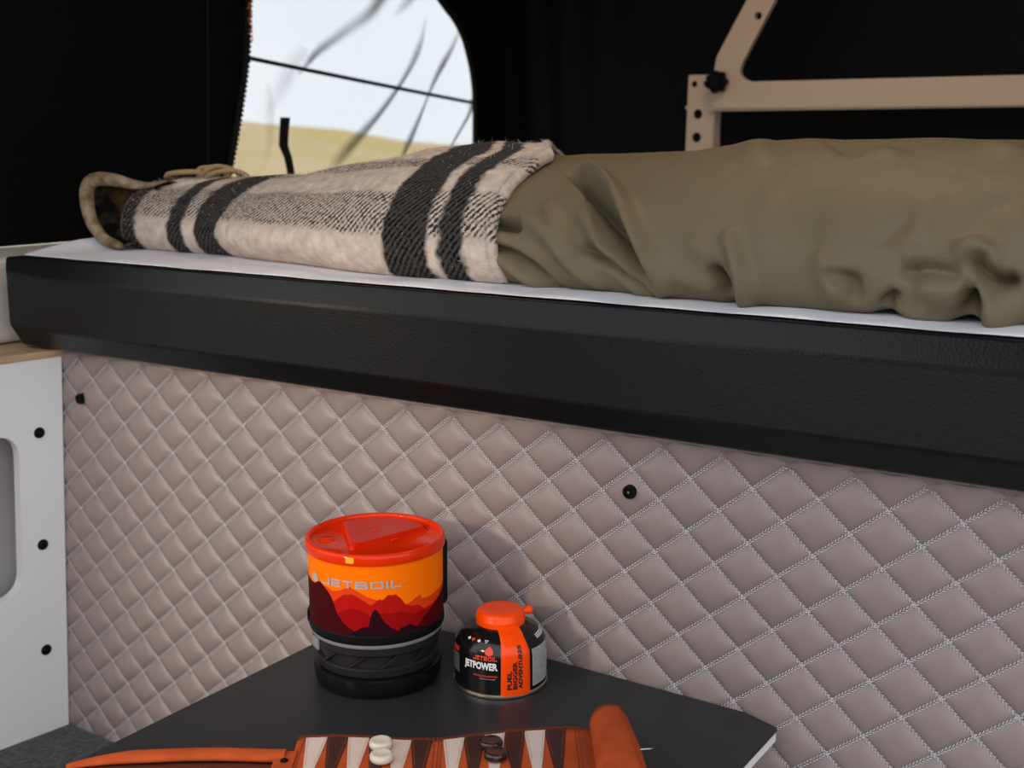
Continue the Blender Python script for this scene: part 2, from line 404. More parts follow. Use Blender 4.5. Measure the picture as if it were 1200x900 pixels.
# wall_left: white end panel with a rounded opening, wooden ledge on top
cw = Vector((-1.3435, .9685, -.2745)); wdir = Vector((-.144, -.99, 0)).normalized(); wdown = Vector((-.0417, -.0315, -1)); wn_ = wdir.cross(Vector((0, 0, 1)));
wn_ = Vector((-wdir.y, wdir.x, 0)); wn_ = wn_ if wn_.x > 0 else -wn_
outer = [(0, -.001), (.62, -.001), (.62, .535), (0, .535)]
hole = round_poly([(.060, .092), (.30, .092), (.30, .312), (.060, .312)], .034, 8)
wall_left = struct(from_bm('wall_left', plate_bm(outer, [hole], -.016, cw, wdir, wdown, wn_), 'white_panel'))
from_bm('recess_back', plate_bm([(.004, .03), (.60, .03), (.60, .45), (.004, .45)], [], -.004, cw - wn_ * .045, wdir, wdown, wn_), 'recess', wall_left)
for s_, d_ in ((.0325, .0955), (.0315, .2475), (.0300, .3960)):
    p = cw + wdir * s_ + wdown * d_ + wn_ * .0005
    b = lathe('fastener', [(0, .002), (.0035, .002), (.0062, .0012), (.0074, 0), (.0074, -.004)], 'black_plastic', wall_left, 28)
    b.location = p; b.rotation_euler = wn_.to_track_quat('Z', 'Y').to_euler()
ledge = [cw + wdir * -.03 + Vector((.002, 0, .001)), cw + wdir * .62 + Vector((.002, 0, .001))]
ledge += [ledge[1] + Vector((-.25, 0, 0)), ledge[0] + Vector((-.25, 0, 0))]
lv = ledge + [p + Vector((0, 0, .0095)) for p in ledge]
struct(bevel(obj('trim_1', lv, [(3, 2, 1, 0), (4, 5, 6, 7), (0, 1, 5, 4), (1, 2, 6, 5), (2, 3, 7, 6), (3, 0, 4, 7)], 'wood'), .002))
struct(box('trim_2', (-1.515, 1.42, -.2065), (.17, 1.90, .113), 'cream', None, .012))

# bench in dark felt at the foot of the panel
bench = thing('bench', (-1.14, .645, -1.20), 'dark grey felt-covered bench top below the quilted panel', 'bench')
box('felt_top', (0, 0, .40), (.56, .625, .02), 'felt', bench, .006)
box('bench_box', (0, 0, .195), (.55, .61, .39), 'felt', bench)

# tent walls of the raised roof: end wall with a window, side wall behind the bed
XE, YS = -1.58, 2.36
win = [(1.47, -.16), (1.4985, -.045), (1.516, .008), (1.540, .096), (1.553, .154), (1.560, .24), (1.575, .34), (1.64, .44), (1.78, .475), (1.92, .43), (2.02, .365), (2.105, .292), (2.185, .24), (2.222, .165), (2.236, .10), (2.234, -.01), (2.225, -.16)]
def smooth_loop(pts, it=2):
    for _ in range(it):
        q = []
        for i in range(len(pts)):
            a, b = Vector(pts[i]), Vector(pts[(i + 1) % len(pts)]); q += [tuple(a * .75 + b * .25), tuple(a * .25 + b * .75)]
        pts = q
    return pts
winS = smooth_loop(win)
wall_end = struct(from_bm('wall_end', plate_bm([(.46, -.149), (YS + .02, -.149), (YS + .02, .82), (.46, .82)], [winS], -.003, (XE, 0, 0), (0, 1, 0), (0, 0, 1), (1, 0, 0)), 'canvas'))
# stitched seams and hem of the canvas
tube('seam', [(XE + .002, 1.455 + .02 * math.sin(z * 3), z) for z in np.linspace(-.13, .8, 12)], .0014, 'canvas_edge', wall_end, 6)
box('hem', (XE + .002, 1.40, -.130), (.005, 1.86, .03), 'canvas', wall_end, .002)
# side wall falls in soft vertical folds
sv = []; nxs, nzs = 160, 14
for a in range(nxs):
    x = XE + (.50 - XE) * a / (nxs - 1)
    for b in range(nzs):
        z = -.149 + .969 * b / (nzs - 1); f = math.exp(-((x + 1.42) / .16) ** 2)
        sv.append((x, YS - .005 * f * (1 + math.sin(x * 70 + z * 3)) - .004 * math.sin(x * 9 + 2 * z), z))
nf = len(sv); sv += [(x, y + .003, z) for x, y, z in sv]; gf = grid_faces(nxs, nzs)
struct(obj('wall_side', sv, [tuple(reversed(f)) for f in gf] + [tuple(q + nf for q in f) for f in gf], 'canvas', None, True))

# unseen right end of the tent, added to cut side light on the bed
struct(box('wall_end_right', (.505, 1.63, .336), (.004, 1.46, .968), 'canvas'))

# window_1: clear vinyl with creases, zipper all round, tie strap
def wpt(y, z, off=0): return Vector((XE + off, y, z))
window = struct(from_bm('window_1', plate_bm([(y, z) for y, z in winS], [], .0004, (XE - .0022, 0, 0), (0, 1, 0), (0, 0, 1), (1, 0, 0)), 'film'))
tube('binding', [wpt(y, z, .003) for y, z in winS + winS[:1]], .0055, 'canvas_edge', window, 8)
ZV = []; ZF = []
loop = [Vector((y, z)) for y, z in smooth_loop(win, 3)]
acc = 0
for i in range(len(loop)):
    a, b = loop[i], loop[(i + 1) % len(loop)]; seg = (b - a).length; t = (b - a).normalized(); n2 = Vector((-t.y, t.x))
    while acc < seg:
        p = a + t * acc; c = wpt(p.x + n2.x * -.004 * 0, p.y, .008)
        base = len(ZV)
        for dx in (-.0015, .0015):
            for s1, s2 in ((-1, -1), (1, -1), (1, 1), (-1, 1)):
                q = p + t * s1 * .0022 + n2 * s2 * .0055; ZV.append(wpt(q.x, q.y, .007 + dx))
        ZF += [tuple(base + w for w in f) for f in ((0, 1, 2, 3), (7, 6, 5, 4), (0, 4, 5, 1), (1, 5, 6, 2), (2, 6, 7, 3), (3, 7, 4, 0))]
        acc += .0085
    acc -= seg
stuff(obj('zip_teeth', ZV, ZF, 'canvas_edge', window))
V2 = []; F2 = []
for z in np.arange(.17, .235, .006): tube_geo([wpt(1.5525 + .004 * math.sin(z * 300), z, .012), wpt(1.5575, z + .004, .013)], .0014, 5, V2, F2)
stuff(obj('orange_stitches', V2, F2, 'orange_thread', window))
def crease(pts, wid, dens):
    """A folded ridge of the vinyl: a raised strip, clear at its sides and painted dark on the fold."""
    pv = []; dv = []; k = len(pts); N = 30; nw = 7
    P = np.array(pts, float); s = np.linspace(0, 1, k); S = np.linspace(0, 1, N)
    ys, zs = np.interp(S, s, P[:, 0]), np.interp(S, s, P[:, 1])
    for _ in range(4): ys[1:-1] = (ys[:-2] + 2 * ys[1:-1] + ys[2:]) / 4; zs[1:-1] = (zs[:-2] + 2 * zs[1:-1] + zs[2:]) / 4
    for i in range(N):
        ty = ys[min(i + 1, N - 1)] - ys[max(i - 1, 0)]; tz = zs[min(i + 1, N - 1)] - zs[max(i - 1, 0)]; l = math.hypot(ty, tz)
        w = 1.7 * np.interp(S[i], np.linspace(0, 1, len(wid)), wid); dn = 1.15 * np.interp(S[i], np.linspace(0, 1, len(dens)), dens)
        for j in range(nw):
            q = (j / (nw - 1) - .5) * 2
            pv.append(wpt(ys[i] - tz / l * w * q, zs[i] + ty / l * w * q, .0015 + .004 * math.exp(-(q * 2.2) ** 2))); dv.append(dn * math.exp(-(q * 1.7) ** 2) * (1 if abs(q) < 1 else 0))
    o = obj('crease', pv, grid_faces(N, nw), 'crease', window, True)
    at = o.data.attributes.new('dens', 'FLOAT', 'POINT'); at.data.foreach_set('value', dv)
crease([(1.94, .30), (1.916, .272), (1.88, .239), (1.826, .214), (1.773, .185), (1.728, .162), (1.703, .14), (1.678, .119)], [.016, .012, .010, .007, .003], [.75, .7, .40, .55, .75, .2])
crease([(1.70, .165), (1.661, .13), (1.63, .089), (1.582, .04)], [.012, .018, .008], [.15, .22, .05])
crease([(2.061, .249), (2.049, .203), (2.013, .152), (1.967, .105), (1.908, .054), (1.845, .01), (1.783, -.033), (1.75, -.06)], [.004, .009, .005, .007, .012, .010], [.1, .6, .75, .75, .65, .1])
crease([(2.181, .236), (2.155, .196), (2.106, .147), (2.073, .104), (2.049, .066), (2.009, .01), (1.986, -.017), (1.96, -.06)], [.005, .008, .003, .008, .004], [.25, .8, .7, .8, .6])
crease([(2.229, .09), (2.216, .06), (2.177, .021), (2.143, -.013), (2.12, -.05)], [.009, .004, .003, .003], [.7, .85, .85, .6])
crease([(2.03, .30), (2.009, .281), (1.979, .26), (1.954, .243)], [.012, .010, .004], [.5, .4, .05])
crease([(1.60, .10), (1.606, .06), (1.60, .0), (1.58, -.05)], [.006, .010, .006], [.12, .2, .05])
sp = [(1.638, .043), (1.633, .013), (1.631, -.007), (1.641, -.027), (1.647, -.052), (1.65, -.09)]
stv = []
for q, (y, z) in enumerate(sp):
    w = [.0115, .0105, .0105, .009, .0085, .0085][q]
    for dx in (.004, .007): stv += [wpt(y - w, z, dx), wpt(y + w, z, dx)]
stf = []
for q in range(len(sp) - 1):
    a = q * 4; b = a + 4; stf += [(a, a + 1, b + 1, b), (a + 2, b + 2, b + 3, a + 3), (a, b, b + 2, a + 2), (a + 1, a + 3, b + 3, b + 1)]
stf += [(0, 2, 3, 1)]
obj('tie_strap', stv, stf, 'canvas_edge', window)
tag(tube('guy_rope', [(-1.72, y, .1602 - .0866 * (y - 1.697) - .006 * math.sin((y - 1) / 2.2 * PI)) for y in np.linspace(1.0, 3.2, 14)], .0042, 'rope', None, 8), 'thin black guy rope stretched outside the tent window', 'rope')

# ------------------------------------------------------------------ the bed
# mattress in charcoal leatherette with a moulded front edge
prof = [(.9405, -.1440), (.9305, -.1674), (.9300, -.2342), (.952, -.2616), (1.98, -.2616), (1.98, -.1440)]
XL, XR = -1.398, .46
prof_end = [(.9355, -.1442), (.9325, -.1640), (.9320, -.2342), (.947, -.2600), (1.98, -.2616), (1.98, -.1440)]
k = len(prof)
mv = [(XL, y, z) for y, z in prof_end] + [(XL + .085, y, z) for y, z in prof] + [(XR, y, z) for y, z in prof]
mf = [tuple(range(k))[::-1], tuple(range(2 * k, 3 * k))] + [(r * k + i, r * k + (i + 1) % k, (r + 1) * k + (i + 1) % k, (r + 1) * k + i) for r in (0, 1) for i in range(k)]
bm = bmesh.new(); me = bpy.data.meshes.new('t'); me.from_pydata(mv, [], mf); bm.from_mesh(me)
mattress = tag(from_bm('mattress', bm, 'black_leather', None, False), 'charcoal leatherette mattress with moulded front edge resting on the quilted panel', 'mattress')
end_edges = [e for e in mattress.data.edges if abs(mattress.data.vertices[e.vertices[0]].co.x - XL) < 1e-5 and abs(mattress.data.vertices[e.vertices[1]].co.x - XL) < 1e-5]
wa = mattress.data.attributes.new('bevel_weight_edge', 'FLOAT', 'EDGE')
for e in mattress.data.edges:
    a, b = (mattress.data.vertices[q].co for q in e.vertices)
    if abs(a.x - XL) < 1e-5 and abs(b.x - XL) < 1e-5: wa.data[e.index].value = (.35 if min(a.z, b.z) > -.17 else .6 if min(a.z, b.z) > -.24 else 1.0)
    elif abs(a.x - b.x) > .05 and a.y < .94: wa.data[e.index].value = .30
    elif abs(a.x - b.x) > .05 and a.y < 1: wa.data[e.index].value = .12 if a.z > -.2 else .5
b = mattress.modifiers.new('bevel', 'BEVEL'); b.width = .016; b.segments = 5; b.limit_method = 'WEIGHT'
mattress.data.polygons.foreach_set('use_smooth', [True] * len(mattress.data.polygons))
wnm = mattress.modifiers.new('wn', 'WEIGHTED_NORMAL'); wnm.keep_sharp = False

# white sheet over the mattress
shx = np.r_[np.linspace(XL + .010, XL + .10, 26), np.linspace(XL + .108, XR - .01, 130)]; shp = []
for x in shx:
    e = min(1, (x - shx[0]) / .014); r = math.sqrt(max(0, 1 - (1 - e) ** 2))
    wv = .0012 * math.sin(x * 31) + .001 * math.sin(x * 67 + 1)
    lump = .017 * math.exp(-((x + 1.380) / .026) ** 2)
    y0 = .9480 + wv * .6 + (1 - r) * .03
    row = [(y0, -.1439), (y0 - .0006, -.1438 + wv * .3), (y0 + .003, -.1424 + wv * .5 + .0), (y0 + .03, -.1424 + wv + lump * .25), (y0 + .08, -.1428 + lump * .9), (y0 + .15, -.1430 + lump), (y0 + .5, -.1430 + lump * .6), (1.96, -.1430), (1.962, -.1439)]
    shp += [(x - (1 - r) * .0, y, -.1439 + (z + .1455) * max(r, .05)) for y, z in row]
sh_f = grid_faces(len(shx), 9)
sheet = tag(obj('bed_sheet', shp, sh_f, 'sheet', None, True), 'white cotton sheet lying on the charcoal mattress', 'sheet')
sheet.modifiers.new('sub', 'SUBSURF').render_levels = 1

ZS=-.1425
FX=[-1.36,-1.14,-.93,-.835,-.70,-.50,-.372,-.18,.6]; FY=[1.086,1.069,1.02,.9975,1.004,.985,.977,.983,.985]
HX=[-.95,-.80,-.69,-.60,-.55,-.51,-.46,-.40,-.30,-.20,-.1,.6]; HZ=[.105,.122,.129,.131,.133,.139,.146,.144,.145,.143,.142,.140]
NT=161
def section(x,y0,H,w=.2,yb=1.88,e=.034,wl=.03,n=NT):
    t=np.linspace(0,1,n); y=np.zeros(n); z=np.zeros(n)
    m=t<=.1; ph=(t[m]/.1-1)*np.pi/2; y[m]=y0+wl*(1-np.cos(ph)); z[m]=ZS+e+e*np.sin(ph)
    m=(t>.1)&(t<=.6); ph=(t[m]-.1)/.5*np.pi/2; y[m]=y0+w*(1-np.cos(ph)); z[m]=ZS+e+(H-e)*np.sin(ph)
    m=(t>.6)&(t<=.9); s=(t[m]-.6)/.3; y[m]=y0+w+(yb-.12-y0-w)*s; z[m]=ZS+H*(1-.12*s*s)
    m=t>.9; ph=(t[m]-.9)/.1*np.pi/2; y[m]=yb-.12+.12*np.sin(ph); z[m]=ZS+H*.88*np.cos(ph)
    return y,z
def duvet_base(xs):
    P=np.zeros((len(xs),NT,3)); L=np.zeros((len(xs),NT))
    for k,x in enumerate(xs):
        y,z=section(x,np.interp(x,FX,FY),np.interp(x,HX,HZ))
        P[k,:,0]=x;P[k,:,1]=y;P[k,:,2]=z
        L[k,1:]=np.cumsum(np.hypot(np.diff(y),np.diff(z)))
    return P,L
STROKES=[
 (14,14,[(-0.635, 0.185), (-0.604, 0.155), (-0.539, 0.095), (-0.501, 0.052), (-0.491, 0.018)]),
 (-16,11,[(-0.644, 0.176), (-0.582, 0.122), (-0.539, 0.081), (-0.514, 0.052), (-0.501, 0.031)]),
 (7,9,[(-0.594, 0.098), (-0.554, 0.064), (-0.529, 0.037), (-0.506, 0.003)]),
 (-8,8,[(-0.579, 0.062), (-0.542, 0.047), (-0.516, 0.024), (-0.509, 0.015)]),
 (6,10,[(-0.639, 0.107), (-0.602, 0.072), (-0.584, 0.052)]),
 (7,9,[(-0.702, 0.089), (-0.662, 0.09), (-0.619, 0.07), (-0.587, 0.044), (-0.557, 0.021)]),
 (-10,9,[(-0.702, 0.08), (-0.679, 0.081), (-0.654, 0.077)]),
 (-9,8,[(-0.699, 0.056), (-0.664, 0.05), (-0.632, 0.034), (-0.609, 0.003)]),
 (6,8,[(-0.702, 0.047), (-0.669, 0.04), (-0.639, 0.024), (-0.614, 0.006)]),
 (-7,7,[(-0.704, 0.003), (-0.667, 0.0), (-0.627, 0.006)]),
 (-13,9,[(-0.439, 0.052), (-0.429, 0.037), (-0.424, 0.021), (-0.424, 0.003)]),
 (9,11,[(-0.429, 0.084), (-0.414, 0.061), (-0.406, 0.04), (-0.414, 0.006)]),
 (5,14,[(-0.464, 0.077), (-0.444, 0.061), (-0.439, 0.047)]),
 (5,12,[(-0.436, 0.027), (-0.459, 0.037), (-0.486, 0.044)]),
 (11,11,[(-0.236, 0.072), (-0.223, 0.079), (-0.211, 0.072), (-0.208, 0.061), (-0.208, 0.044), (-0.206, 0.018)]),
 (-14,10,[(-0.216, 0.072), (-0.211, 0.061), (-0.201, 0.052), (-0.186, 0.055)]),
 (-15,9,[(-0.218, 0.047), (-0.216, 0.037), (-0.223, 0.018)]),
 (9,12,[(-0.198, 0.04), (-0.196, 0.027), (-0.201, 0.006)]),
 (7,22,[(-0.263, 0.05), (-0.246, 0.05), (-0.226, 0.044)]),
 (-7,12,[(-0.276, 0.055), (-0.253, 0.059), (-0.228, 0.055)]),
 (-8,9,[(-0.276, 0.04), (-0.286, 0.027), (-0.293, 0.0)]),
 (6,14,[(-0.268, 0.027), (-0.256, 0.009), (-0.236, 0.009)]),
 (6,12,[(-0.344, 0.07), (-0.331, 0.05), (-0.324, 0.027)]),
 (-6,10,[(-0.334, 0.052), (-0.313, 0.047), (-0.311, 0.027)]),
 (4,16,[(-0.268, 0.131), (-0.263, 0.096), (-0.266, 0.075)]),
 (-4,14,[(-0.208, 0.131), (-0.223, 0.106), (-0.233, 0.084)]),
 (5,14,[(-0.193, 0.114), (-0.196, 0.086), (-0.198, 0.07)]),
 (-4,16,[(-0.356, 0.106), (-0.351, 0.079), (-0.346, 0.061)]),
 (4,16,[(-0.404, 0.128), (-0.396, 0.091), (-0.384, 0.063)]),
 (-4,12,[(-0.296, 0.075), (-0.286, 0.091), (-0.273, 0.106)]),
 (3.5,12,[(-0.278, 0.07), (-0.268, 0.081), (-0.258, 0.096)]),
 (4,14,[(-0.336, 0.222), (-0.311, 0.197)]),
 (-4,14,[(-0.399, 0.279), (-0.366, 0.222), (-0.349, 0.197)]),
 (3,20,[(-0.484, 0.278), (-0.429, 0.176)]),
 (-3,18,[(-0.459, 0.312), (-0.424, 0.204), (-0.414, 0.166)]),
 (4,16,[(-0.248, 0.256), (-0.223, 0.218), (-0.211, 0.207)]),
 (-4,10,[(-0.416, 0.077), (-0.404, 0.059), (-0.399, 0.037)]),
]

def smooth_path(pl, n=24):
    P = np.array(pl, float); s = np.r_[0, np.cumsum(np.hypot(*np.diff(P, axis=0).T))]; t = np.linspace(0, s[-1], n)
    Q = np.c_[np.interp(t, s, P[:, 0]), np.interp(t, s, P[:, 1])]
    for _ in range(3): Q[1:-1] = (Q[:-2] + 2 * Q[1:-1] + Q[2:]) / 4
    return Q
def fold_field(X, Lc, strokes):
    D = np.zeros_like(X)
    for amp, sig, pl in strokes:
        Q = smooth_path(pl); best = np.full(X.shape, 1e9); tt = np.zeros_like(X); n = len(Q)
        for i in range(n - 1):
            a, b = Q[i], Q[i + 1]; d = b - a; l2 = (d ** 2).sum() + 1e-12
            t = np.clip(((X - a[0]) * d[0] + (Lc - a[1]) * d[1]) / l2, 0, 1)
            dist = (X - a[0] - t * d[0]) ** 2 + (Lc - a[1] - t * d[1]) ** 2
            m_ = dist < best; best = np.where(m_, dist, best); tt = np.where(m_, (i + t) / (n - 1), tt)
        s = sig * (.85 if amp > 0 else .62) / 1000.0; fade = .12 + .88 * np.sin(np.clip(tt, .0, 1) * PI) ** .5
        D += amp * ((1.8 if amp > 0 else 2.5) if abs(amp) > 5 else 1.0) / 1000.0 * fade * np.exp(-best / (s * s))
    return D
def normals(P):
    du = np.gradient(P, axis=0); dv = np.gradient(P, axis=1); n = np.cross(dv, du); n /= np.linalg.norm(n, axis=2, keepdims=True) + 1e-12
    return n
dxs = np.linspace(-.95, .44, 420)
DP, DL = duvet_base(dxs)
DX = DP[:, :, 0]
Nn = normals(DP)
if Nn[200, 40, 1] > 0: Nn = -Nn
field = fold_field(DX, DL, STROKES)
field += .0010 * np.sin(DX * 23 + DL * 9) * np.sin(DL * 31 + DX * 5) + .0003 * np.sin(DX * 61 - DL * 37)
field = np.where(field > 0, field * np.clip((DX + .70) / .05, 0, 1), field)
low = np.clip(DL / .02, 0, 1)
field = np.where(DL < .02, np.maximum(field, -.006) * low, field)
far_ = np.clip((.55 - DL) / .2, .15, 1)
DP = DP + Nn * (field * far_)[..., None]
# hem lifts off the sheet here and there
lift = .010 * np.exp(-((DX + .222) / .012) ** 2) + .006 * np.exp(-((DX + .283) / .022) ** 2) + .004 * np.exp(-((DX + .42) / .01) ** 2)
DP[:, :, 2] += lift * np.exp(-(DL / .012) ** 2)
DP[:, :, 2] = np.maximum(DP[:, :, 2], ZS + .0006)
n0 = len(dxs)
dv_ = DP.reshape(-1, 3)
duvet = tag(obj('duvet', dv_, [tuple(reversed(f)) for f in grid_faces(n0, NT)] + [tuple((n0 - 1) * NT + q for q in range(NT))], 'duvet', None, True),
            'rumpled olive green duvet lying on the white sheet', 'duvet')

# plaid wool blanket over the end of the duvet
BX = [-1.40, -1.36, -1.245, -1.16, -1.085, -.96, -.856, -.76, -.6]; BH = [.090, .094, .094, .098, .103, .122, .136, .142, .140]
nb = 300; BP = np.zeros((nb, NT, 3)); BL = np.zeros((nb, NT)); ts = np.linspace(0, 1, NT)
xl = -1.318
for a in range(nb):
    u = a / (nb - 1); x = xl + (-.684 - xl) * u
    y0 = np.interp(x, [-1.40, -1.36, -1.30, -1.14, -.93, -.835, -.68], [1.045, 1.052, 1.060, 1.056, 1.010, .9885, .993])
    y, z = section(x, y0, np.interp(x, BX, BH), w=np.interp(x, [-1.40, -1.2, -.95], [.07, .11, .19]), yb=np.interp(x, [-1.40, -1.1], [1.45, 1.88]), e=.030)
    BL[a, 1:] = np.cumsum(np.hypot(np.diff(y), np.diff(z)))
    # the free edge runs back and a little towards the foot of the bed
    sh = np.interp(BL[a], [0, .03, .08, .148, .22, .30, .6, .9], [.0, .0, -.008, -.012, -.008, -.065, -.25, -.42]) * u ** 2
    BP[a, :, 0] = x + sh; BP[a, :, 1] = y; BP[a, :, 2] = z
X0 = np.array([xl + (-.684 - xl) * a / (nb - 1) for a in range(nb)])
Bn = normals(BP)
if Bn[150, 40, 1] > 0: Bn = -Bn
BSTR = [(-9, 11, [(-1.30, .118), (-1.27, .135), (-1.235, .16)]), (6, 22, [(-1.18, .05), (-1.05, .05), (-.9, .05)]), (-4, 16, [(-1.12, .12), (-1.0, .13), (-.9, .14)]), (5, 14, [(-1.05, .17), (-.95, .19), (-.86, .20)])]
bf = fold_field(BP[:, :, 0], BL, BSTR) + .0016 * np.sin(BP[:, :, 0] * 40 + BL * 20) * np.sin(BL * 35)
BP = BP + Bn * (bf * np.clip(BL / .015, 0, 1))[..., None]
BP[:, :, 2] = np.maximum(BP[:, :, 2], ZS + .0006)
V = [tuple(v) for v in BP.reshape(-1, 3)]; UV = [(X0[a], BL[a, b]) for a in range(nb) for b in range(NT)]
F = [tuple(reversed(f)) for f in grid_faces(nb, NT)]
# left end: thick rounded lip turning inwards; right edge: rounded thickness tucked under
def add_ring(src, fn, du_=0.0):
    base = len(V)
    for b in range(NT): V.append(fn(b)); UV.append((UV[src + b][0] + du_, UV[src + b][1]))
    return base
cen = BP[0].mean(axis=0)
prev = 0
for q in range(1, 6):
    ph = q / 5 * PI / 2; rr = .012
    def fn(b, ph=ph):
        p = BP[0, b]; d = np.array([cen[0], np.clip(cen[1], p[1] - .05, p[1] + .05), -.095]) - p; d[0] = 0; l = np.linalg.norm(d) + 1e-9
        return tuple(p + np.array([-rr * math.sin(ph), 0, 0]) + d / l * rr * (1 - math.cos(ph)))
    base = add_ring(0, fn, -.0045 * q)
    F += [(prev + b, base + b, base + b + 1, prev + b + 1) for b in range(NT - 1)]; prev = base
def fn(b):
    p = np.array(V[prev + b]); return tuple(p + np.array([.05, 0, 0]) + (np.array([p[0], np.clip(1.2, p[1] - .02, p[1] + .02), -.10]) - p) * .3)
base = add_ring(0, fn, -.06); F += [(prev + b, base + b, base + b + 1, prev + b + 1) for b in range(NT - 1)]
prev = (nb - 1) * NT; s0 = prev; th = .0075
for q in range(1, 7):
    ph = q / 6 * PI
    def fn(b, ph=ph): return tuple(BP[-1, b] + np.array([th * math.sin(ph), 0, 0]) - Bn[-1, b] * th * (1 - math.cos(ph)) * min(1, BL[-1, b] / .02))
    base = add_ring(s0, fn, .004 * q)
    F += [(prev + b, prev + b + 1, base + b + 1, base + b) for b in range(NT - 1)]; prev = base
V = [(x, y, max(z, ZS + .0006)) for x, y, z in V]
blanket = tag(obj('blanket', V, F, 'plaid', None, True), 'cream wool blanket with black plaid stripes laid over the end of the olive duvet', 'blanket')
uvl = blanket.data.uv_layers.new(name='cloth'); li = np.zeros(len(blanket.data.loops), int); blanket.data.loops.foreach_get('vertex_index', li)
uvl.data.foreach_set('uv', np.array(UV)[li].ravel())
# turned-back end of the blanket: a thick ochre lip around a dark hollow
LIP = [(-1.307, 1.045, -0.1345), (-1.3456, 1.049, -0.1262), (-1.373, 1.053, -0.1057), (-1.386, 1.057, -0.0789), (-1.3854, 1.061, -0.0575), (-1.3702, 1.065, -0.0494), (-1.3416, 1.07, -0.0502), (-1.3225, 1.082, -0.0557), (-1.303, 1.094, -0.0568), (-1.2813, 1.106, -0.0512)]
lipP = [Vector(p) for p in LIP]; lp = []
for q in range(len(lipP) - 1):
    p0, p1, p2, p3 = lipP[max(q - 1, 0)], lipP[q], lipP[q + 1], lipP[min(q + 2, len(lipP) - 1)]
    for t in np.linspace(0, 1, 7)[:-1]: lp.append(.5 * ((2 * p1) + (p2 - p0) * t + (2 * p0 - 5 * p1 + 4 * p2 - p3) * t * t + (3 * p1 - p0 - 3 * p2 + p3) * t ** 3))
lp.append(lipP[-1]); nl = len(lp)
tube('turned_edge', lp, [.0042 + .0058 * math.sin(PI * min(1, 1.15 * q / (nl - 1))) ** .7 if q < nl * .86 else max(.0015, .0042 * (nl - q) / (nl * .14)) for q in range(nl)], 'ochre_cloth', blanket, 14)
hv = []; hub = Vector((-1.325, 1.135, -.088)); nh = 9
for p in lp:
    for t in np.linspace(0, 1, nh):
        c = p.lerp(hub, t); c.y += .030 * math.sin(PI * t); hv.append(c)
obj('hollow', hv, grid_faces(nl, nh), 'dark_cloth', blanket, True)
ov = []
for p in lp:
    for t in np.linspace(0, 1, 5): c = p.lerp(Vector((-1.300, 1.16, -.095)), t); c.y += .075 * math.sin(PI * t) + .006; c.x -= .006 * math.sin(PI * t); ov.append(c)
obj('outer_cloth', ov, grid_faces(nl, 5), 'ochre_cloth', blanket, True)
# loose wool fibres standing off the cloth
fv = []; ff = []
for q in range(5200):
    a = rng.randint(2, nb - 1); b = int(rng.choice([rng.randint(60, 110), rng.randint(6, 60)])) if rng.rand() > .2 else rng.randint(40, 120)
    if rng.rand() < .18: a = nb - 1
    p = BP[a, b]; n = Bn[a, b]; l = rng.uniform(.002, .0065) * (1.6 if rng.rand() < .06 else 1)
    t1 = rng.normal(size=3) * .7; d = n + t1; d /= np.linalg.norm(d)
    if d @ n < .15: continue
    if any(lo < p[0] < hi for lo, hi in ((-1.24, -1.20), (-1.185, -1.125), (-.825, -.755), (-.75, -.712))) and rng.rand() < .85: continue
    m1 = p + d * l * .5 + rng.normal(size=3) * l * .15; e1 = p + d * l + rng.normal(size=3) * l * .3; sd = np.cross(d, rng.normal(size=3)); sd *= .00016 / (np.linalg.norm(sd) + 1e-9)
    k0 = len(fv); fv += [p - sd, p + sd, m1 - sd, m1 + sd, e1]; ff += [(k0, k0 + 1, k0 + 3, k0 + 2), (k0 + 2, k0 + 3, k0 + 4)]
stuff(obj('fuzz', fv, ff, 'fibre', blanket))
# a few tangled fringe loops behind the folded end
for q, (cx, cy, r1, r2) in enumerate(((-1.268, 1.17, .020, .017), (-1.245, 1.165, .026, .019), (-1.222, 1.16, .03, .014), (-1.29, 1.15, .03, .012))):
    pts = [(cx + r1 * math.cos(t) + .006 * math.sin(3 * t + q), cy + .012 * math.sin(t * 2), -.052 + r2 * math.sin(t)) for t in np.linspace(-.3, PI + .3, 16)]
    tube('fringe', pts, .0036, 'fibre_ochre', blanket, 7)

# folding support bracket behind the bed
br = thing('roof_bracket', (-1.01, 2.20, -.139), 'cream painted steel folding roof bracket behind the bed', 'bracket')
def bl(p): return [(x + 1.01, z + .139) for x, z in p]
post = round_poly(bl([(-1.0384, .1255), (-.9790, .1245), (-.9790, .1010), (-.9812, .1010), (-.9835, -.139), (-1.0430, -.139)]), [.004, .004, .003, .003, 0, 0], 3)
ph_ = [circle((x + 1.01, z + .139), r, 18) for x, z, r in ((-1.0260, .1085, .0062), (-1.0010, .1090, .0062), (-1.0170, .0520, .0095), (-1.0185, .0080, .0095), (-1.020, -.036, .0095), (-1.021, -.08, .0095))]
bevel(from_bm('post', plate_bm(post, ph_, .004, (0, -.015, 0), (1, 0, 0), (0, 0, 1), (0, 1, 0)), 'bracket', br), .0008, 2)
box('post_flange', (.0262, 0, .118), (.003, .030, .236), 'bracket', br, .001)
arm = bl([(-.9790, .0612), (.25, .0560), (.25, .1050), (-.9130, .1090), (-.9260, .1250), (-.9255, .1370), (-.7900, .3820), (-.8380, .3950), (-.9730, .1560), (-.9775, .1260)])
arm = round_poly(arm, [.006, 0, 0, .016, .008, .014, .01, .01, .006, .004], 5)
bevel(from_bm('arm', plate_bm(arm, [circle((-.8935 + 1.01, .2255 + .139), .0072, 18)], .012, (0, -.034, 0), (1, 0, 0), (0, 0, 1), (0, 1, 0)), 'bracket', br), .002, 2)
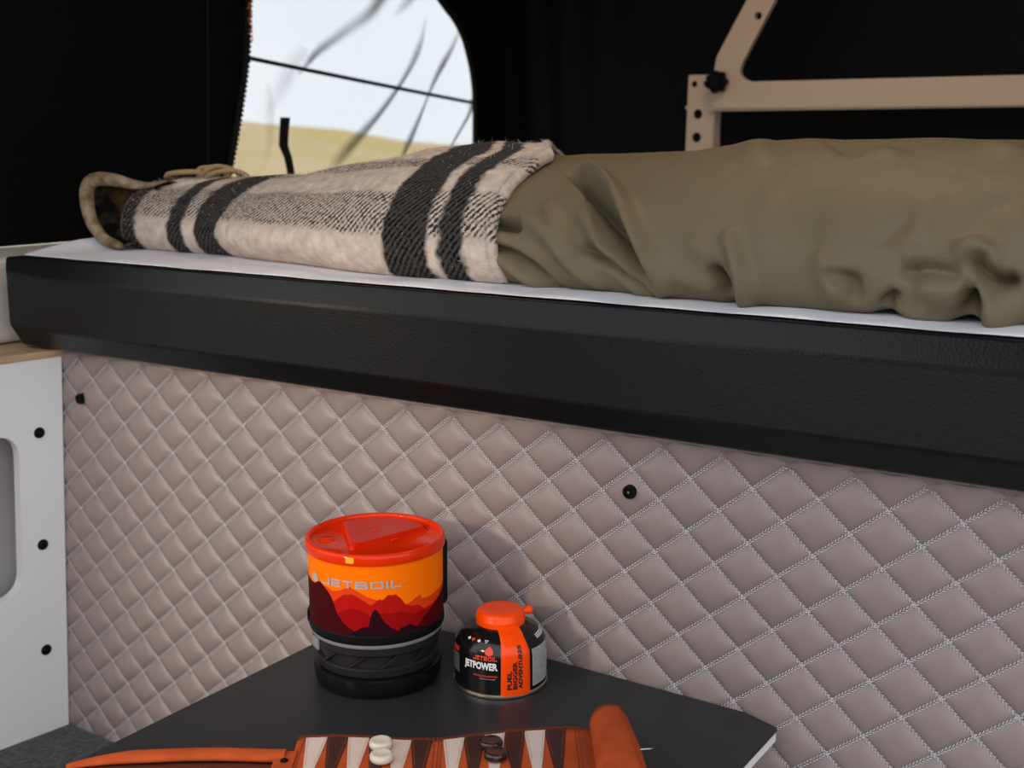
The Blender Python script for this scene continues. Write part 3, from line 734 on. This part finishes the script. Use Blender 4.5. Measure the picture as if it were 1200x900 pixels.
# rolled flange along the arm
box('flange', (.64, -.020, .0585 + .139), (1.24, .020, .004), 'bracket', br, .001)
kn = lathe('knob', [(0, .022), (.009, .022), (.010, .018), (.017, .018), (.0185, .015), (.0185, .004), (.016, 0), (.016, -.004)], 'black_plastic', br, 36)
kn.location = (-.966 + 1.01, -.036, .1100 + .139); kn.rotation_euler = (PI / 2, 0, 0)
for q in range(7):
    a = 2 * PI * q / 7; lo = lathe('knob_lobe', [(0, .018), (.004, .018), (.005, .016), (.005, .003), (0, .003)], 'black_plastic', kn, 14); lo.location = (.0165 * math.cos(a), .0165 * math.sin(a), 0)
sc_ = lathe('screw', [(0, .003), (.003, .003), (.004, .001), (.004, -.01)], 'steel', br, 16); sc_.location = (-.0335, -.006, .2035); sc_.rotation_euler = (0, -PI / 2, 0)

# warm reading lamp under the raised roof, lights the bed
lamp = thing('ceiling_lamp', (-.55, 1.45, .81), 'small round warm ceiling lamp under the raised roof', 'lamp')
lathe('housing', [(.0, 0), (.055, 0), (.060, -.006), (.060, -.022), (.050, -.024)], 'white_panel', lamp, 40)
M['lamp_glow'] = mat('lamp_glow', (1, .8, .55), .5, emit=((1, .62, .30), 12))
lathe('diffuser', [(.050, -.022), (.045, -.027), (0, -.030)], 'lamp_glow', lamp, 40)
ld = bpy.data.lights.new('lamp_light', 'AREA'); ld.shape = 'DISK'; ld.size = .10; ld.energy = 2.6; ld.color = (1, .66, .36)
lo = bpy.data.objects.new('lamp_light', ld); COL.objects.link(lo); lo.parent = lamp; lo.location = (0, 0, -.034)

# unseen warm lamp, added to brighten the centre-left of the quilted panel
rl = thing('added_panel_lamp', (-1.02, -1.18, .36), 'small unseen warm lamp added to brighten the quilted panel', 'lamp')
lathe('wall_plate', [(0, 0), (.04, 0), (.042, .004), (.036, .012), (0, .014)], 'black_plastic', rl, 32).rotation_euler = (-PI / 2, 0, 0)
tube('arm', [(0, .010, 0), (0, .05, .01), (0, .08, .0), (0, .095, -.015)], .006, 'black_plastic', rl, 10)
aim = (Vector((-.93, .975, -.48)) - Vector((-1.02, -1.085, .345))).normalized()
hd = lathe('lamp_head', [(.0, .05), (.03, .05), (.05, .03), (.075, -.02), (.072, -.02), (.046, .028), (0, .042)], 'black_plastic', rl, 40)
hd.location = (0, .095, -.015); hd.rotation_euler = (-aim).to_track_quat('Z', 'Y').to_euler()
gl_ = lathe('diffuser', [(0, -.008), (.066, -.008)], 'lamp_glow', hd, 32)
rd = bpy.data.lights.new('added_panel_light', 'SPOT'); rd.energy = 75; rd.color = (1, .80, .55); rd.spot_size = math.radians(27); rd.spot_blend = 1; rd.shadow_soft_size = .07
ro = bpy.data.objects.new('added_panel_light', rd); COL.objects.link(ro); ro.parent = rl; ro.location = Vector((0, .095, -.015)) + aim * .03; ro.rotation_euler = aim.to_track_quat('-Z', 'Y').to_euler()

# ------------------------------------------------------------------ the table
TZ = -.5045
table = thing('table', (-.58, .62, -1.20), 'charcoal table with a thin white edge standing against the quilted panel', 'table')
TH = 1.20 + TZ
t_out = round_poly([(-.231, -.32), (.238, -.32), (.234, .327), (.196, .339), (-.231, .339)], [.05, .05, .006, .008, .006], 6)
bevel(from_bm('tabletop', plate_bm(t_out, [], -.0016, (0, 0, TH), (1, 0, 0), (0, 1, 0), (0, 0, 1)), 'table', table), .0006, 2)
t_in = round_poly([(-.230, -.319), (.2375, -.319), (.2335, .3265), (.1955, .3385), (-.230, .3385)], [.05, .05, .006, .008, .006], 6)
from_bm('edge_band', plate_bm(t_in, [], -.0085, (0, 0, TH - .0017), (1, 0, 0), (0, 1, 0), (0, 0, 1)), 'table_edge', table)
lathe('leg', [(0, TH - .0102), (.05, TH - .0102), (.05, TH - .016), (.024, TH - .02), (.024, .012)], 'steel', table, 32, (.05, -.02, 0))
lathe('foot', [(0, .013), (.13, .012), (.14, .006), (.14, 0), (0, 0)], 'steel', table, 40, (.05, -.02, 0))

# helpers for things that stand as cylinders and carry print
class Drum:
    def __init__(self, c, rad):
        d = Vector((-c[0], -c[1], 0)).normalized(); self.F = d; self.R = Vector((-d.y, d.x, 0)); self.rad = rad
    def at(self, a, z, off=0): 
        r = self.rad(z) + off; return (self.F * math.cos(a) + self.R * math.sin(a)) * r + Vector((0, 0, z))
    def dirn(self, a): return self.F * math.cos(a) + self.R * math.sin(a)
    def tangent(self, a): return self.R * math.cos(a) - self.F * math.sin(a)
    def wrap(self, name, bm, a0, z0, off, m, parent, rot=False):
        r0 = self.rad(z0)
        for v in bm.verts:
            x, y = v.co.x, v.co.y
            v.co = self.at(a0 - y / r0, z0 + x, off) if rot else self.at(a0 + x / r0, z0 + y, off)
        return from_bm(name, bm, m, parent)
    def strip(self, name, top, z_bot, off, m, parent, step=.03):
        A = np.array(top, float); al = np.unique(np.round(np.r_[np.arange(A[0, 0], A[-1, 0], step), A[:, 0]] / .01) * .01)
        zt = np.interp(al, *np.array(sorted(top)).T); V = []; n = 5
        for a, z in zip(al, zt):
            zz = max(z, z_bot + .0002)
            for q in range(n): V.append(self.at(a, z_bot + (zz - z_bot) * q / (n - 1), off))
        return obj(name, V, grid_faces(len(al), n), m, parent, True)
def drop(h, w, n=18):
    """A pointed drop or flame outline as one flat face."""
    bm = bmesh.new(); P = []
    for i in range(n):
        t = 2 * PI * i / n; P.append((w / 2 * math.sin(t) * (math.sin(t / 2) ** 1.1), h * .5 - h * .5 * math.cos(t) * -1))
    P = [(w / 2 * math.sin(t) * abs(math.sin(t / 2)) ** .9, h * (.5 + .5 * math.cos(t))) for t in [2 * PI * i / n for i in range(n)]]
    bm.faces.new([bm.verts.new((x, y, 0)) for x, y in P]); bmesh.ops.triangulate(bm, faces=bm.faces[:]); return bm
def wide_letters(word, h, w, gap, th):
    """Squared, extended capitals for the word mark, built from bars."""
    bm = bmesh.new(); x = 0
    def bar(a, b, c, d): bm.faces.new([bm.verts.new(p) for p in ((a, b, 0), (c, b, 0), (c, d, 0), (a, d, 0))])
    for ch in word:
        lw = w * (.22 if ch == 'I' else 1.12 if ch in 'BO' else .95); t = th; tv = th * 1.25
        if ch == 'J': bar(x, 0, x + lw, t); bar(x + lw - tv, t, x + lw, h); bar(x, t, x + tv * .8, h * .32)
        if ch == 'E': bar(x, 0, x + lw, t); bar(x, h - t, x + lw, h); bar(x + lw * .1, h / 2 - t / 2, x + lw * .92, h / 2 + t / 2); bar(x, t, x + tv, h / 2 - t / 2); bar(x, h / 2 + t / 2, x + tv, h - t)
        if ch == 'T': bar(x, h - t, x + lw, h); bar(x + lw / 2 - tv / 2, 0, x + lw / 2 + tv / 2, h - t)
        if ch == 'B': bar(x, 0, x + lw * .94, t); bar(x, h - t, x + lw * .90, h); bar(x + tv, h / 2 - t / 2, x + lw * .9, h / 2 + t / 2); bar(x, t, x + tv, h - t); bar(x + lw - tv, t * .7, x + lw, h / 2 - t * .2); bar(x + lw - tv * 1.2, h / 2 + t * .2, x + lw * .95, h - t * .7)
        if ch == 'O': bar(x + t * .6, 0, x + lw - t * .6, t); bar(x + t * .6, h - t, x + lw - t * .6, h); bar(x, t * .6, x + tv, h - t * .6); bar(x + lw - tv, t * .6, x + lw, h - t * .6)
        if ch == 'I': bar(x, 0, x + tv, h)
        if ch == 'L': bar(x, 0, x + lw, t); bar(x, t, x + tv, h)
        x += lw + gap
    bmesh.ops.subdivide_edges(bm, edges=[e for e in bm.edges if e.calc_length() > .003], cuts=3, use_grid_fill=True)
    return bm, x - gap

# ------------------------------------------------------------------ camping stove with its pot
PC = (-.7110, .8403, TZ)
pot = thing('camping_stove', PC, 'camping stove pot with orange mountain print sleeve and red lid on the charcoal table', 'camping stove')
dr = Drum(PC, lambda z: np.interp(z, [.055, .064, .134], [.0628, .0632, .0637]))
lathe('base_cup', [(0, 0), (.055, 0), (.059, .002), (.0606, .007), (.0612, .016), (.0606, .019), (.056, .0205)], 'smoke', pot, 80)
bz = lathe('burner', [(.056, .0200), (.0578, .0215), (.0590, .0285), (.0575, .0300), (.0545, .0305), (.0545, .0425)], 'burner', pot, 80)
for q in range(12):
    a0 = 2 * PI * q / 12 + .2; V = []
    for s in range(6):
        t = s / 5; a = a0 + .30 * t; z = .0300 + .0125 * t
        for w in (-.028, .028):
            for r in (.0548, .0585): V.append((r * math.cos(a + w), r * math.sin(a + w), z))
    F = []
    for s in range(5):
        b = s * 4; F += [(b + 1, b + 3, b + 7, b + 5), (b, b + 4, b + 6, b + 2), (b, b + 1, b + 5, b + 4), (b + 2, b + 6, b + 7, b + 3)]
    obj('vane', V, F, 'burner', bz)
lathe('heat_band', [(.0545, .0420), (.0600, .0425), (.0615, .0440), (.0617, .0510), (.0600, .0515)], 'burner', pot, 80)
lathe('clear_ring', [(.0600, .0510), (.0622, .0513), (.0630, .0528), (.0630, .0548), (.0615, .0560)], 'ring', pot, 80)
lathe('collar', [(.0610, .0552), (.0638, .0556), (.0645, .0575), (.0643, .0635), (.0634, .0645), (.0600, .0645)], 'black_plastic', pot, 80)
cl = dr; ca = -1.16
c0 = [dr.at(ca + s, z, o_) for s in (-.10, .10) for z in (.0395, .0505) for o_ in (-.002, .0010)]
bevel(obj('clip', c0, [(0, 1, 3, 2), (4, 6, 7, 5), (0, 4, 5, 1), (2, 3, 7, 6), (1, 5, 7, 3), (0, 2, 6, 4)], 'ring', pot), .0012, 2)
sl = lathe('sleeve', [(.0600, .0632)] + [(float(dr.rad(z)), z) for z in np.linspace(.0632, .1345, 8)] + [(.060, .1345)], 'sleeve', pot, 96)
MT = {
 'far': [(-1.75, .097), (-1.5, .102), (-1.23, .103), (-.98, .1065), (-.79, .1075), (-.66, .1045), (-.53, .107), (-.4, .1115), (-.27, .1075), (-.13, .1025), (.01, .099), (.16, .0985), (.31, .096), (.44, .092), (.53, .094), (.61, .0965), (.68, .0978), (.69, .0940), (.82, .0925), (1.02, .0935), (1.34, .095), (1.75, .099)],
 'mid': [(-1.2, .080), (-.95, .086), (-.67, .0945), (-.49, .103), (-.35, .1045), (-.26, .1015), (-.17, .098), (-.1, .0945), (-.05, .0955), (0, .099), (.05, .1), (.08, .0990), (.12, .101), (.16, .1035), (.22, .1030), (.27, .1035), (.35, .0985), (.42, .092), (.53, .089), (.64, .0885), (.74, .083), (.85, .0835), (1.06, .085), (1.34, .082), (1.7, .084)],
 'low': [(-1.1, .075), (-.8, .0835), (-.61, .0835), (-.5, .088), (-.36, .091), (-.21, .089), (-.1, .084), (.1, .0875), (.2, .0850), (.34, .0865), (.59, .0805), (.7, .0825), (.85, .0805), (1.34, .0725), (1.6, .07)],
 'left': [(-1.75, .112), (-1.45, .108), (-1.18, .106), (-1.08, .1060), (-1.03, .1075), (-.97, .1098), (-.93, .1098), (-.88, .1085), (-.84, .1070), (-.79, .1045), (-.74, .1020), (-.70, .0985), (-.67, .095), (-.61, .0855), (-.52, .077), (-.44, .073), (-.33, .069), (-.24, .0645)],
 'right': [(.55, .064), (.59, .068), (.66, .0705), (.73, .0745), (.85, .0785), (1.01, .0845), (1.2, .0885), (1.34, .091), (1.75, .095)],
 'spire': [(-.50, .0634), (-.45, .0650), (-.29, .0705), (-.2, .0735), (-.12, .0745), (-.105, .080), (-.09, .084), (-.06, .0885), (-.03, .0905), (0, .0900), (.03, .0865), (.06, .0825), (.1, .0785), (.19, .072), (.3, .068), (.36, .071), (.42, .0712), (.48, .0722), (.52, .0715), (.58, .0685), (.7, .0660), (.84, .0645), (1.13, .0634)],
 'base': [(-.62, .0634), (-.51, .0645), (-.41, .066), (-.31, .0690), (-.26, .0680), (-.23, .067), (-.07, .067), (.07, .0645), (.22, .0655), (.4, .0640)]}
for q, k in enumerate(('far', 'mid', 'low', 'left', 'right', 'spire', 'base')):
    dr.strip('printed_ridge', MT[k], .0633, .00012 + .00005 * q, 'p_' + k, sl)
bm, w0 = wide_letters('JETBOIL', .0072, .0105, .0019, .0017)
sxx = 1.235 * dr.rad(.115) / w0
for v in bm.verts: v.co.x *= sxx
dr.wrap('lettering', bm, -.875, .1088 + .001, .0006, 'logo_grey', sl)
dr.wrap('flame_mark', drop(.0095, .0150), -1.06, .1080, .0006, 'logo_grey', sl)
bm, _ = text_bm('\u00ae', .0022); dr.wrap('lettering', bm, .385, .1140, .0006, 'logo_grey', sl)
# small label tag just below the rim
bm = bmesh.new(); bm.faces.new([bm.verts.new(p) for p in ((0, 0, 0), (.0075, 0, 0), (.0075, .0055, 0), (0, .0055, 0))]); dr.wrap('label_tag', bm, -.42, .1345, .0027, mat('amber_tag', (1, .42, .03), .4), sl)
# folding handle down the far right side, black hinge on the left
for nm, a, zs, wd, dp in (('handle', 1.66, (.068, .134), .010, .0045), ('hinge', -1.56, (.056, .072), .010, .0026)):
    V = []
    for z in (zs[0], zs[0] + .004, zs[1] - .004, zs[1]):
        inset = .002 if z in zs else 0
        for s in (-1, 1):
            for o_ in (-.001, dp - inset): V.append(dr.at(a, z, o_) + dr.tangent(a) * s * wd / 2)
    F = [(0, 2, 3, 1), (12, 13, 15, 14)]
    for s in range(3):
        b = s * 4; F += [(b, b + 1, b + 5, b + 4), (b + 1, b + 3, b + 7, b + 5), (b + 3, b + 2, b + 6, b + 7), (b + 2, b, b + 4, b + 6)]
    bevel(obj(nm, V, F, 'black_plastic', pot), .001, 2)
lid = lathe('lid', [(.0640, .1315), (.0655, .1318), (.0660, .1335), (.0662, .1385), (.0658, .1405), (.0645, .1418), (.0628, .1420), (.0615, .1412), (.0608, .1395), (.0604, .1368), (.0590, .1358), (0, .1354)], 'lid', pot, 96)
flap = [(-.034, .046), (-.0225, -.031), (.0505, .021)] + [(.0545 * math.cos(a), .0545 * math.sin(a)) for a in np.linspace(.42, 2.18, 14)]
flap = round_poly(flap, [.004, .006, .004] + [.0005] * 14, 4)
B_, R_ = -dr.F, dr.R
def fl(p, z, k=1.0): 
    cx, cy = .004, .018
    return R_ * (cx + (p[0] - cx) * k) + B_ * (cy + (p[1] - cy) * k) + Vector((0, 0, z))
V = []; nfl = len(flap)
for z, k in ((.1355, 1.03), (.1362, 1.02), (.1398, .95), (.1406, .925), (.1404, .80)): V += [fl(p, z, k) for p in flap]
V.append(fl((.004, .018), .1402)); F = []
for r in range(4):
    for i in range(nfl): j = (i + 1) % nfl; F.append((r * nfl + i, r * nfl + j, (r + 1) * nfl + j, (r + 1) * nfl + i))
F += [(4 * nfl + i, 4 * nfl + (i + 1) % nfl, 5 * nfl) for i in range(nfl)]
fo = obj('raised_flap', V, F, 'lid_flap', lid, True); es = fo.modifiers.new('s', 'EDGE_SPLIT'); es.split_angle = math.radians(35)
for (x, y, a) in ((.0175, -.0125, .62), (.0, .012, 0)):
    o = box('slot', (0, 0, 0), (.008 if a else .004, .0022 if a else .003, .0016), 'lid', lid, .0005); o.location = R_ * x + B_ * y + Vector((0, 0, .1388 if a else .1405)); o.rotation_euler = (0, 0, math.atan2(R_.y, R_.x) + a)
ps = lathe('pour_spout', [(0, .0012), (.0075, .0012), (.009, .0)], 'lid', lid, 28); ps.location = R_ * -.046 + B_ * .004 + Vector((0, 0, .1356))

# ------------------------------------------------------------------ fuel canister
CC = (-.6050, .8945, TZ)
can = thing('fuel_canister', CC, 'small black gas canister with orange cap and strap beside the stove pot', 'gas canister')
cz = [.0040, .030, .040, .0445, .0490, .0530, .0562, .0585, .0600]; crd = [.0440, .0438, .0434, .0424, .0400, .0362, .0310, .0255, .0220]
cd_ = Drum(CC, lambda z: np.interp(z, cz, crd))
body = lathe('body', [(0, .0030), (.0430, .0030)] + [(float(cd_.rad(z)), float(z)) for z in np.linspace(.0040, .0600, 30)] + [(.012, .0605), (.012, .066)], 'gloss_black', can, 96)
body.modifiers['split'].split_angle = math.radians(60)
lathe('base_rim', [(0, .0015), (.0415, .0012), (.0430, .0), (.0447, .0005), (.0453, .0020), (.0448, .0038), (.0438, .0044)], 'rim_metal', can, 96)
cap = lathe('cap', [(.0225, .0575), (.0232, .0580), (.0234, .0645), (.0226, .0655), (.0224, .0690), (.0210, .0712), (.0185, .0722), (.0100, .0720), (0, .0717)], 'orange_cap', can, 64)
tb = [cd_.dirn(a) * r + Vector((0, 0, z)) for a, r, z in ()]
ta = 1.95; tv_ = [cd_.dirn(ta) * (.0205 + .0125 * t) + Vector((0, 0, .0655 + .0008 * t)) for t in np.linspace(0, 1, 6)]
tube('pull_tab', tv_, [.0032, .0030, .0034, .0042, .0044, .0022], 'orange_cap', cap, 12)
def strap():
    V = []; zs = list(np.linspace(.0030, .0425, 10)) + list(np.linspace(.0445, .0605, 14)); n = 13
    for z in zs:
        r = cd_.rad(max(z, .004)); half = np.interp(z, [.003, .044, .052, .0605], [.0148, .0142, .0122, .0105]) / r
        half = min(half, .62)
        for i in range(n):
            a = .34 + half * (2 * i / (n - 1) - 1); e = .0010 if 0 < i < n - 1 else .0002
            V.append(cd_.dirn(a) * (r + e) + Vector((0, 0, z + (.0012 if z > .055 else 0))))
    return obj('strap', V, grid_faces(len(zs), n), 'orange_cap', cap, True)
sto = strap()
for body_t, ln, sh_ in (('FUEL', .0185, 0), ('BIGGER', .0275, 1), ('ADVENTURES', .0410, 2)):
    bm, w = text_bm(body_t, .0042, 1, .045)
    for v in bm.verts: v.co.x *= ln / w
    cd_.wrap('lettering', bm, .235 + sh_ * .118, .0095, .0013, 'black_ink', sto, rot=True)
bm, w = text_bm('JETPOWER', .0092, 1, .05)
for v in bm.verts: v.co.x *= .0345 / w
cd_.wrap('lettering', bm, -.845, .0262, .0004, 'white_ink', body)
bm, w = wide_letters('JETBOIL', .0042, .0056, .0010, .0011)
for v in bm.verts: v.co.x *= .0235 / w
cd_.wrap('lettering', bm, -.610, .0372, .0004, 'red_ink', body)
cd_.wrap('flame_mark', drop(.0082, .0105), -.25, .0420, .0005, 'red_ink', body)
def small_print(name, rows, m, wmin=.0007, wmax=.0022, hh=.00055):
    bm = bmesh.new()
    for a0, a1, z in rows:
        a = a0
        while a < a1:
            r = cd_.rad(z); w = random.uniform(wmin, wmax) / r
            bm.faces.new([bm.verts.new(cd_.at(*p, .0004)) for p in ((a, z), (min(a + w, a1), z), (min(a + w, a1), z + hh), (a, z + hh))]); a += w + .0005 / r
    return stuff(from_bm(name, bm, m, body))
small_print('small_print', [(-.60, -.06, .0225), (-.60, -.08, .0215)], 'red_ink', .001, .003)
small_print('small_print', [(-.46, -.10, .0192)], 'grey_ink', .001, .003)
small_print('small_print', [(.74, .74 + random.uniform(.62, .85), z) for z in np.arange(.0085, .0445, .00125)], 'white_ink', .0008, .0026, .0007)
small_print('small_print', [(-1.45, -1.05, z) for z in np.arange(.018, .036, .0014)], 'grey_ink', .0006, .0014)
small_print('small_print', [(-1.40, -1.08, z) for z in np.arange(.0375, .042, .0012)], 'red_ink', .001, .002, .0009)
# hazard marks on the shoulder
def shoulder_mark(a, z, w, h, m, kind='diamond'):
    bm = bmesh.new(); r = cd_.rad(z)
    P = [(-1, 0), (0, -1), (1, 0), (0, 1)] if kind == 'diamond' else [(-1, 1), (1, 1), (0, -1)]
    bm.faces.new([bm.verts.new(cd_.at(a + x * w / r, z + y * h, .0005)) for x, y in P]); from_bm('hazard_mark', bm, m, body)
for a, m, kind in ((-.88, 'white_ink', 'diamond'), (-.74, 'red_ink', 'diamond'), (-.56, 'white_ink', 'diamond'), (-.36, 'white_ink', 'tri')): shoulder_mark(a, .0525, .0020, .0012, m, kind)
shoulder_mark(-.36, .0527, .0011, .0006, 'black_ink', 'tri')
bm = bmesh.new()
for z in (.0500, .0512, .0524):
    for a in np.arange(1.05, 1.75, .06): bm.faces.new([bm.verts.new(cd_.at(*p, .0005)) for p in ((a, z), (a + .05, z), (a + .05, z + .0008), (a, z + .0008))])
from_bm('shoulder_print', bm, 'white_ink', body)

# ------------------------------------------------------------------ rolled leather backgammon board
MO = Vector((-.578, .764, TZ)); MU = Vector((.824, .566, 0)).normalized(); MV = Vector((MU.y, -MU.x, 0))
board = thing('backgammon_board', MO, 'orange suede roll-up backgammon mat with cream and brown points on the charcoal table', 'backgammon board')
ZU = [-.125, -.118, -.09, -.06, -.03, 0, .03, .06, .09, .112, .125, .135]; ZZ = [.0012, .0040, .0048, .0034, .0010, .0008, .0045, .0080, .0098, .0104, .0090, .0060]
def mz(u, v=0): return np.interp(u, ZU, ZZ) * (.45 + .55 * math.exp(-max(v, 0) / .09)) + .0002
def mp(u, v, h=0): return MU * u + MV * v + Vector((0, 0, mz(u, v) + h))
us = np.linspace(-.1225, .132, 90); vs_ = np.linspace(0, .24, 24); nU, nV = len(us), len(vs_)
V = [mp(u, v + (.004 if u < -.119 else 0), .0020) for u in us for v in vs_]; n1 = len(V); V += [mp(u, v + (.004 if u < -.119 else 0), 0) for u in us for v in vs_]
g = grid_faces(nU, nV); F = [tuple(reversed(f)) for f in g] + [tuple(q + n1 for q in f) for f in g]
rim = [i * nV for i in range(nU)] + [(nU - 1) * nV + j for j in range(1, nV)] + [i * nV + nV - 1 for i in range(nU - 2, -1, -1)] + [j for j in range(nV - 2, 0, -1)]
F += [(rim[i], rim[(i + 1) % len(rim)], rim[(i + 1) % len(rim)] + n1, rim[i] + n1) for i in range(len(rim))]
matt = obj('mat', V, F, 'leather', board, True)
def point(uc, w, far, m):
    v0, v1 = (.0042, .095) if far else (.236, .145); V = []; n = 8
    for i in range(n):
        t = i / (n - 1); hw = w / 2 * (1 - t) + .0006
        for s in (-1, 0, 1): V.append(mp(uc + s * hw, v0 + (v1 - v0) * t, .0029))
    for i in range(n):
        t = i / (n - 1); hw = w / 2 * (1 - t) + .0006
        for s in (-1, 1): V.append(mp(uc + s * (hw + .0004), v0 + (v1 - v0) * t, .0015))
    F = grid_faces(n, 3); b = n * 3
    for i in range(n - 1): F += [(i * 3, (i + 1) * 3, b + (i + 1) * 2, b + i * 2), (i * 3 + 2, b + i * 2 + 1, b + (i + 1) * 2 + 1, (i + 1) * 3 + 2)]
    F += [(0, b, b + 1, 2, 1)]
    p = obj('point', V, F, m, matt)
    if far:
        SV, SF = [], []
        for i in range(26):
            t = i / 26 * .5
            for s in (-1, 1):
                hw = (w / 2 * (1 - t) - .0010); c = mp(uc + s * hw, v0 + (v1 - v0) * t + .001, .0031); k0 = len(SV)
                SV += [c + MU * -.0002, c + MU * .0002, c + MU * .0002 + MV * .0011, c - MU * .0002 + MV * .0011]; SF.append((k0, k0 + 1, k0 + 2, k0 + 3))
        stuff(obj('point_stitching', SV, SF, 'stitch_red', p))
pu = [-.1055 + .0178 * i for i in range(6)] + [.0110 + .0172 * i for i in range(6)]
for i, uc in enumerate(pu):
    for far in (True, False): point(uc, .0168, far, 'pt_white' if (i % 2 == 0) == far else 'pt_dark')
# centre bar and end strips: stitched ridges
for uc in (-.0058, -.0022, .0006, -.1165, .1135, .1165):
    V = []
    for v in np.linspace(.002, .238, 24):
        for s, h in ((-.0006, .0018), (0, .0027), (.0006, .0018)): V.append(mp(uc + s, v, h))
    obj('seam_ridge', V, grid_faces(24, 3), 'leather_edge', matt, True)
SV, SF = [], []
for u in np.arange(-.121, .120, .0021):
    c = mp(u, .0005, .0023); tube_geo([c + MV * .0022, c + Vector((0, 0, .0006)), c - MV * .0008 + Vector((0, 0, -.0012))], .00048, 5, SV, SF)
for v in np.arange(.006, .2, .0026):
    c = mp(.1205, v, .0021); tube_geo([c - MU * .0018, c + MU * .0022], .0005, 5, SV, SF)
stuff(obj('edge_stitching', SV, SF, 'leather_edge', matt))
# rolled right end: spiral of suede, axis towards the near side
V = []; nr, na = 26, 60
for i in range(nr):
    v = .004 + (.225 - .004) * i / (nr - 1); r0 = np.interp(v, [.004, .06, .12, .225], [.0164, .0190, .0205, .0215])
    cxu = np.interp(v, [0, .06, .225], [.1440, .1455, .147])
    for j in range(na):
        t = j / (na - 1); ang = -2.35 + t * 2 * PI * 1.75; r = r0 * (1 - .32 * max(0, t - .08) / .92)
        V.append(MU * (cxu - r * math.sin(ang + PI / 2 + .3)) + MV * v + Vector((0, 0, r0 + .0012 - r * math.cos(ang + PI / 2 + .3) * -1)))
roll = obj('rolled_end', V, grid_faces(nr, na), 'leather', board, True)
so = roll.modifiers.new('thick', 'SOLIDIFY'); so.thickness = .0018; so.offset = -1
V = []                                                   # suede running from the mat up onto the roll
for i in range(nr):
    v = .003 + .22 * i / (nr - 1)
    for t in np.linspace(0, 1, 10):
        u = .128 + (.1345 - .128) * t; V.append(MU * u + MV * v + Vector((0, 0, .0075 + mz(.128, v) * .3 + .012 * t ** 2)))
cn = obj('roll_join', V, grid_faces(nr, 10), 'leather', board, True); so = cn.modifiers.new('thick', 'SOLIDIFY'); so.thickness = .002
# left closing strap, folded over on itself, with a snap
V = []; us2 = np.linspace(-.128, -.305, 40); n = 20
for u in us2:
    e = np.clip((u + .305) / .05, 0, 1); hw = .0085 * (.25 + .75 * math.sqrt(e)); hh = .0042 * (.5 + .5 * e); vc = .0285 + .012 * (1 - e) ** 2 + .002 * math.sin(u * 40)
    for j in range(n):
        a = 2 * PI * j / n; V.append(MU * u + MV * (vc + hw * math.cos(a)) + Vector((0, 0, hh + .0004 + hh * math.sin(a))))
F = [(i * n + j, i * n + (j + 1) % n, (i + 1) * n + (j + 1) % n, (i + 1) * n + j) for i in range(39) for j in range(n)] + [tuple(range(n)), tuple(39 * n + j for j in range(n))]
ls = obj('closing_strap', V, F, 'leather', board, True)
V = []
for u in us2[:-4]:
    for v, z in ((.035, .0010), (.20, .0012)): V.append(MU * u + MV * v + Vector((0, 0, z)))
fl_ = obj('end_flap', V, grid_faces(len(us2) - 4, 2), 'leather_edge', board, True); so = fl_.modifiers.new('thick', 'SOLIDIFY'); so.thickness = .0008
V = [MU * u + MV * v + Vector((0, 0, .0055)) for u in (-.134, -.121) for v in (.024, .06)]
so = obj('snap_tab', [MU * u + MV * v + Vector((0, 0, z)) for u in (-.136, -.119) for v in (.026, .065) for z in (.0045, .0066)], [(0, 1, 3, 2), (4, 6, 7, 5), (0, 4, 5, 1), (2, 3, 7, 6), (1, 5, 7, 3), (0, 2, 6, 4)], 'leather', board)
sn = lathe('snap', [(0, .0022), (.0014, .0022), (.0018, .0014), (.0030, .0012), (.0034, 0)], 'black_plastic', board, 24); sn.location = MU * -.1270 + MV * .0425 + Vector((0, 0, .0066))
pin = [MU * (.158 + .021 * t) + MV * (.0215 - .0005 * t) + Vector((0, 0, .0022 + .0012 * t)) for t in np.linspace(0, 1, 7)]
tube('closing_pin', pin, [.0010, .0010, .0010, .0010, .0009, .0008, .0005], 'steel', board, 8)

# four checkers on the mat
def checker(u, v, m, label, zoff=0):
    o = lathe('checker', [(0, 0), (.0075, 0), (.0090, .0008), (.0098, .0024), (.0098, .0048), (.0090, .0064), (.0076, .0071), (.0066, .0068), (0, .0066)], m, None, 40)
    o.modifiers['split'].split_angle = math.radians(70)
    o.location = MO + mp(u, v, .0031 + zoff); return tag(o, label, 'checker', 'checkers on the backgammon mat')
checker(-.0500, .0190, 'checker_white', 'ivory checker on the mat, the one nearer the stitched outer edge')
checker(-.0475, .0405, 'checker_white', 'ivory checker on the mat, the one nearer the middle of the board')
checker(.0425, .0255, 'checker_dark', 'dark brown checker on the mat, the one nearer the stitched outer edge')
checker(.0465, .0445, 'checker_dark', 'dark brown checker on the mat, the one nearer the middle of the board')
